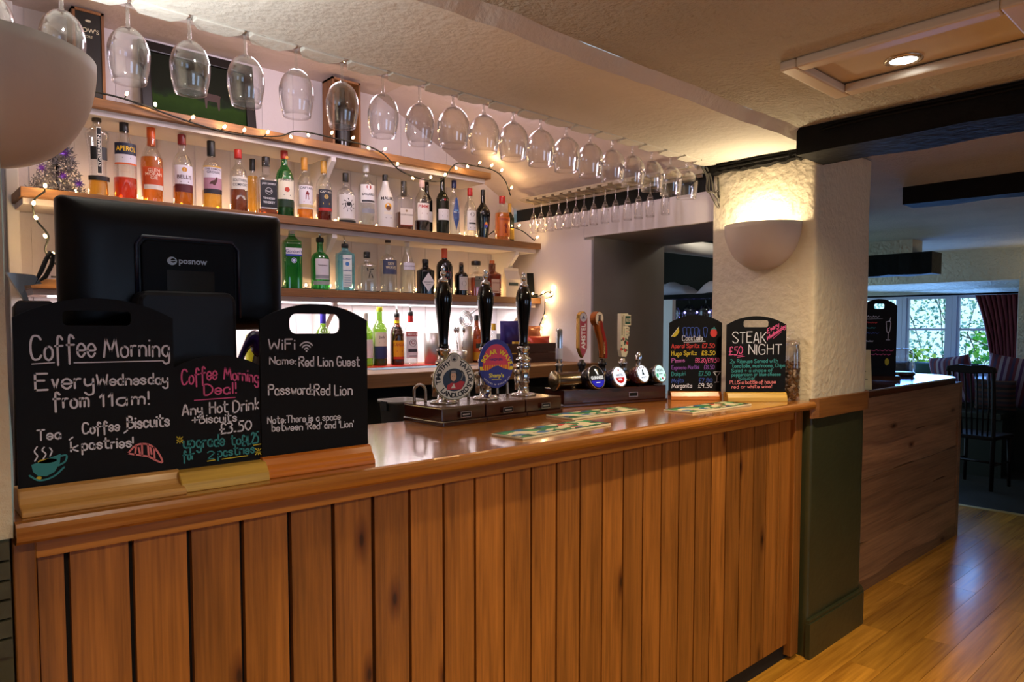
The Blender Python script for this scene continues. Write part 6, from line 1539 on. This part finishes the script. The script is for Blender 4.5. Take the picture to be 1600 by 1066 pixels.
def stripes(name, cols, scale, axis='X'):
    m, nt, out = new_mat(name); b = bsdf(nt, out, (.5, .5, .5), .85); tc = N(nt, 'TexCoord'); sp = N(nt, 'SeparateXYZ'); nt.links.new(tc.outputs['Object'], sp.inputs[0])
    mu = N(nt, 'Math', operation='MULTIPLY'); nt.links.new(sp.outputs[axis], mu.inputs[0]); mu.inputs[1].default_value = scale
    fr = N(nt, 'Math', operation='FRACT'); nt.links.new(mu.outputs[0], fr.inputs[0]); r = N(nt, 'ValToRGB'); r.color_ramp.interpolation = 'CONSTANT'
    for i, c_ in enumerate(cols):
        e_ = r.color_ramp.elements[i] if i < 2 else r.color_ramp.elements.new(i/len(cols))
        e_.position = i/len(cols); e_.color = c4(srgb(c_))
    nt.links.new(fr.outputs[0], r.inputs[0]); nt.links.new(r.outputs[0], b.inputs['Base Color']); return m
m_str = stripes('striped_cloth', ['#5a2438', '#8a7a90', '#4d2c54', '#958a98', '#6a2c38', '#3a2e50'], 7)
cushion('pink and white striped cushion in the middle of the window seat', (8.10, 2.30, .885), .40, .20, .50, R(78), -.2, m_str, .14)
cushion('pink and white striped cushion nearest the red curtain', (8.08, 1.83, .90), .38, .20, .50, R(100), -.18, m_str, -.16)
cushion('dark green bolster cushion along the window sill', (8.52, 2.50, .972), .62, .14, .14, R(90), 0, M('green_cloth', '#27433c', .9))
cushion('small dark brown cushion beyond the green bolster', (8.52, 2.98, .972), .26, .14, .14, R(90), 0, M('brown_cloth', '#2a2320', .9))
cushion('rust patterned cushion low on the window seat by the curtain', (7.93, 1.90, .77), .34, .10, .30, R(95), -.15, stripes('rust_cloth', ['#421814', '#20161f', '#4a2c1e', '#180f0f'], 11, 'Z'))
# curtain
cu = thing('curtain', 'dark red curtain gathered at the side of the window', 'curtain', (8.62, 2.05, .925))
mb = MB(); n, m_ = 90, 22; vs = []
for j in range(m_+1):
    v = j/m_
    for i in range(n+1):
        u = i/n; wdt = .40*(.62+.42*v**1.5)
        y_ = -.20+wdt*u; ph_ = u*2*PI*9
        vs.append((.035*math.sin(ph_+.8*math.sin(v*3))*(.7+.3*v)+.008*math.sin(v*9+u*20), y_+.006*math.cos(ph_), v*.83-.0))
fs = [(j*(n+1)+i, j*(n+1)+i+1, (j+1)*(n+1)+i+1, (j+1)*(n+1)+i) for j in range(m_) for i in range(n)]
o = mb.add(vs, fs, 0, True).build('cloth', M('red_curtain', '#5e1414', .85, var=.15, vscale=12), cu); sm_ = o.modifiers.new('thick', 'SOLIDIFY'); sm_.thickness = .004
MB().tube([(-.0, -.20, .845), (-.0, 2.2, .845)], .010, 10).build('rail', m_black, cu)
# chairs
def chair(label, loc, rz):
    t = thing('spindle_chair', label, 'chair', loc, rz, 'dark wooden chairs by the window seat')
    mw_ = wood('ebonised_chair', '#0d0604', '#20100a', 'Z', 1.4, .5, 0, .1, spec=.25) if 'ebonised_chair' not in MATS else MATS['ebonised_chair']
    MB().prism([(-.20, -.20), (.20, -.20), (.18, .19), (-.18, .19)], .44, .475, 'Z').build('seat', mw_, t, bevel=.008)
    for sx in (-1, 1):
        MB().tube([(sx*.17, -.17, .44), (sx*.18, -.18, 0)], [.018, .014], 10).build('leg', mw_, t)
        MB().tube([(sx*.165, .17, 0), (sx*.165, .165, .45), (sx*.170, .19, .75), (sx*.175, .235, 1.06)], [.017, .019, .018, .015], 10).build('leg', mw_, t)
    MB().prism([(-.20, 1.03), (-.19, 1.075), (-.1, 1.095), (0, 1.085), (.1, 1.095), (.19, 1.075), (.20, 1.03), (.0, 1.015)], .215, .245, 'Y').build('top_rail', mw_, t, bevel=.006)
    for k in range(7):
        x = -.135+.045*k; MB().tube([(x*.9, .165, .475), (x, .19, .75), (x*1.03, .228, 1.03)], .0075, 8).build('spindle', mw_, t)
    for a, b in (((-.175, -.17, .22), (-.165, .16, .22)), ((.175, -.17, .22), (.165, .16, .22)), ((-.17, 0, .22), (.17, 0, .22))): MB().tube([a, b], .010, 8).build('stretcher', mw_, t)
    return t
chair('dark spindle-back chair standing before the window seat beyond the second counter', (7.32, 1.86, 0), R(84))
t = thing('pub_table', 'dark small table half hidden by the second counter near the window', 'table', (6.75, 2.45, 0))
MB().lathe([(.0004, .72), (.34, .72), (.35, .735), (.34, .75), (.0004, .75)], 36).build('table_top', m_darkw, t)
MB().lathe([(.20, 0), (.20, .03), (.04, .06), (.035, .72)], 20, cap0=True).build('pedestal', m_darkw, t)
t = thing('emergency_sign', 'small green glowing sign on the far dark beam', 'sign', (6.84, 2.78, 2.06))
MB().box(-.012, .0, -.06, .06, -.04, .04).build('lens', emit('green_sign', (.08, .9, .55), 1.2), t)

# outside: bank of shrubs behind the window and a bare branch
rl = random.Random(31)
def shrub(name, label, c, sz, n, cols, seed, leaf=.075):
    q = random.Random(seed); t = thing(name, label, 'shrub', (c[0], c[1], 0), 0, 'shrubs outside the window')
    vs = []; fs = []; mi = []
    mb = MB()
    for k in range(n):
        p = Vector((q.gauss(0, .35)*sz[0], q.uniform(-1, 1)*sz[1], c[2]+q.uniform(-1, 1)*sz[2]))
        d = Vector((q.uniform(-1, 1), q.uniform(-1, 1), q.uniform(-1, .4))).normalized(); e_ = d.cross(Vector((q.uniform(-1, 1), q.uniform(-1, 1), q.uniform(-1, 1))))
        if e_.length < .1: continue
        e_.normalize(); L_ = leaf*q.uniform(.6, 1.3); w_ = L_*.32
        mb.add([p, p+d*L_*.4+e_*w_, p+d*L_, p+d*L_*.4-e_*w_], [(0, 1, 2, 3)], q.randrange(len(cols)))
    ms_ = []
    for c_ in cols:
        nm = 'leaf_'+c_.lstrip('#')
        if nm not in MATS:
            m, nt, out = new_mat(nm); df = N(nt, 'BsdfDiffuse'); tl = N(nt, 'BsdfTranslucent'); df.inputs[0].default_value = c4(srgb(c_)); tl.inputs[0].default_value = c4(srgb(c_)); mx = N(nt, 'MixShader'); mx.inputs[0].default_value = .5
            nt.links.new(df.outputs[0], mx.inputs[1]); nt.links.new(tl.outputs[0], mx.inputs[2]); nt.links.new(mx.outputs[0], out.inputs[0])
        ms_.append(MATS[nm])
    o = mb.build('foliage', ms_, t, fix=False); o['kind'] = 'stuff'
    mb = MB()
    for k in range(7):
        a = q.uniform(-1, 1)*sz[1]*.8; b = a+q.uniform(-.5, .5)
        mb.tube(catmull([(0, a*.3, 0), (q.uniform(-.1, .1), a*.6, c[2]*.5), (q.uniform(-.2, .2), a, c[2]), (q.uniform(-.2, .2), b, c[2]+sz[2])], 4), .006, 6)
    mb.build('branches', M('bark', '#3a3128', .9), t)
    return t
shrub('shrub', 'blue-green leafy shrub filling the window behind the tall chalkboard', (11.2, 4.75, 1.55), (.8, .75, .8), 1900, ['#8fc0c0', '#c5e5e2', '#5f8f8c', '#b0d0b0'], 1, .06)
shrub('shrub', 'blue-green leafy shrub seen through the middle pane', (11.2, 3.2, 1.5), (.8, .72, .8), 1900, ['#8fc0c0', '#b8dede', '#5f8f8c', '#a0c89a'], 2, .06)
shrub('bush', 'bright green leafy bush low in the pane beside the red curtain', (9.95, 2.30, 1.10), (.25, .36, .26), 420, ['#5fc04a', '#9fe06a', '#4f9a4a'], 3, .085)
shrub('bush', 'yellow-green leafy bush low behind the glass dome', (9.95, 3.50, 1.0), (.25, .42, .16), 300, ['#a8d860', '#d0e880', '#7fb050'], 4, .08)
struct(MB().box(9.32, 20, -6, 12, -.35, -.3).build('ground_outside', M('lawn', '#6d8a4a', .95, var=.2)))

# ---------------------------------------------------------------- back room glimpsed through the pass-through
t = thing('plaster_pipe', 'pale boxed pipe under the back room ceiling, through the pass-through', 'pipe', (3.61, 2.76, 1.955))
MB().tube([(0, 0, 0), (1.58, .0, -.0)], .05, 20).build('pipe', m_white, t)
light('back_room_lamp', 'POINT', (4.1, 2.45, 2.15), 4, (1, .92, .75), .05)
t = thing('glass_shelf', 'dark shelf in the back room carrying a white cloth bundle', 'shelf', (4.55, 3.05, 1.66))
MB().box(-.15, .15, -.6, .6, -.03, 0).build('board', m_black, t); MB().box(-.15, -.12, -.58, -.55, -1.66, -.03).box(-.15, -.12, .55, .58, -1.66, -.03).build('upright', m_black, t)
q = random.Random(6); mb = MB(); vs = []; n1, n2 = 40, 14
for j in range(n2+1):
    for i in range(n1+1):
        u, v = i/n1, j/n2; a = PI*v
        hgt = (.085+.05*math.sin(u*9+.6)+.028*math.sin(u*23+1)+.015*math.sin(u*41))*(.6+.4*math.sin(PI*u)); r_ = .11+.02*math.sin(u*11+v*5)
        vs.append((-r_*math.cos(a), -.50+1.0*u, .002+hgt*math.sin(a)**.7+.008*math.sin(9*u+7*v)))
fs = [(j*(n1+1)+i, j*(n1+1)+i+1, (j+1)*(n1+1)+i+1, (j+1)*(n1+1)+i) for j in range(n2) for i in range(n1)]
o = mb.add(vs, fs, 0, True).build('cloth_bundle', M('white_cloth', '#b9b4c4', .9)); o.location = (4.55, 3.05, 1.66); tag(o, 'rumpled white cloth heaped on the back room shelf', 'cloth')
bp_ = None
for k in range(5):
    if bp_ is None: o = bp_ = wine_glass('copa').build('balloon_glass', m_clear)
    else: o = bp_.copy(); COL.objects.link(o)
    o.location = (4.47, 2.72+.14*k, 1.6295); tag(o, '%s glass hanging under the back room shelf, counted from the pillar' % ordw[k], 'glass', 'glasses under the back room shelf')
t = thing('bottle_cooler', 'dark bar fridge in the back room with small blue lights along its top edge', 'fridge', (4.78, 3.05, 0))
MB().box(-.02, .38, -.62, .62, 0, 1.56).build('cabinet', m_black, t, bevel=.005)
for k in range(9): MB().sphere((-.028, -.48+.11*k, 1.535), .009, 0, 10, 6).build('light', emit('blue_led', (.25, .22, 1), 9), t)
light('cooler_glow', 'AREA', (4.60, 2.95, 1.48), .8, (.3, .25, 1), .9, .05, target=(4.5, 2.95, 1.0))
t = thing('white_post', 'white upright panel just inside the pass-through behind the cocktail chalkboard', 'panel', (4.35, 3.12, 0))
MB().box(-.02, .02, -.07, .07, 0, 1.62).build('panel', m_white, t)

# ---------------------------------------------------------------- fairy lights
m_bulb = emit('fairy_bulb', (1, .66, .26), 30)
m_wire = M('green_wire', '#12150f', .6)
def fairy(label, path, every, wr=.0034, watts=.10, phase=0, offset=(0, -.012, .008), start=0):
    t = thing('fairy_lights', label, 'fairy lights', path[0], 0, None)
    base = Vector(path[0])
    P = catmull([Vector(p)-base for p in path], 12)
    MB().tube([tuple(p) for p in P], wr, 6).build('cable', m_wire, t)
    L = 0; nxt = start; q = random.Random(len(path)*7+int(phase*10)); proto_b = None; k = 0
    for a, b in zip(P, P[1:]):
        s_ = (b-a).length; 
        while L+s_ > nxt:
            p = a.lerp(b, (nxt-L)/s_ if s_ else 0)
            dz = q.choice((-1, 1, 1))
            d = Vector((q.uniform(-.6, .6), -.9, dz*.8)).normalized()
            if proto_b is None:
                proto_b = MB().lathe([(.0004, 0), (.0042, .001), (.0058, .007), (.0042, .014), (.0004, .017)], 10).build('bulb', m_bulb, t); o = proto_b
            else: o = proto_b.copy(); COL.objects.link(o)
            o.location = p+d*.018; o.rotation_euler = d.to_track_quat('Z', 'Y').to_euler()
            MB().tube([tuple(p), tuple(p+d*.018)], .0022, 5).build('socket', m_wire, t)
            if k % 2 == 0: light('fairy_glow', 'POINT', p+d*.038+Vector((0, .0, .004)), watts, (1, .64, .28), .006, parent=t)
            nxt += every*q.uniform(.75, 1.25); k += 1
        L += s_
    return t
fairy('fairy lights draped along the topmost shelf and looping down to the orange whisky bottle',
      [(.62, 2.99, 2.285), (.75, 2.985, 2.275), (.98, 2.985, 2.235), (1.15, 2.985, 2.222), (1.33, 2.985, 2.245), (1.43, 2.985, 2.285), (1.62, 2.99, 2.285), (1.76, 2.985, 2.28), (1.86, 2.985, 2.255), (1.95, 2.98, 2.19), (2.08, 2.98, 2.165), (2.20, 2.98, 2.175), (2.30, 2.985, 2.275), (2.42, 2.99, 2.285), (2.56, 2.985, 2.28), (2.64, 2.98, 2.235), (2.69, 2.99, 2.16)], .10, watts=.3)
fairy('fairy lights behind the bottles along the middle shelf', [(.60, 3.19, 1.925), (.9, 3.2, 1.925), (1.3, 3.21, 1.925), (1.7, 3.2, 1.925), (2.2, 3.21, 1.925), (2.6, 3.2, 1.925), (2.75, 3.15, 2.00), (2.82, 3.06, 1.99), (2.89, 3.0, 1.925)], .13, watts=.45)
fairy('fairy lights behind the gin bottles on the lowest shelf', [(1.0, 3.2, 1.605), (1.5, 3.21, 1.605), (1.9, 3.2, 1.605), (2.3, 3.21, 1.605), (2.7, 3.2, 1.605), (2.86, 3.1, 1.66)], .11, watts=.5)
fairy('fairy lights hanging down the near end of the shelves beside the till', [(.47, 2.985, 1.90), (.435, 2.985, 1.86), (.44, 2.98, 1.80), (.475, 2.98, 1.745), (.465, 2.98, 1.69), (.50, 2.98, 1.64), (.55, 2.98, 1.605), (.60, 2.985, 1.60), (.48, 2.985, 1.60)], .065, watts=.55)
fairy('tangle of fairy lights and cable at the far end of the lowest shelf', [(2.86, 2.99, 1.60), (2.915, 2.985, 1.605), (2.93, 2.93, 1.625), (2.935, 2.90, 1.60), (2.92, 2.94, 1.58), (2.93, 2.96, 1.50), (2.92, 3.0, 1.40), (2.935, 2.97, 1.32)], .055, watts=.45)
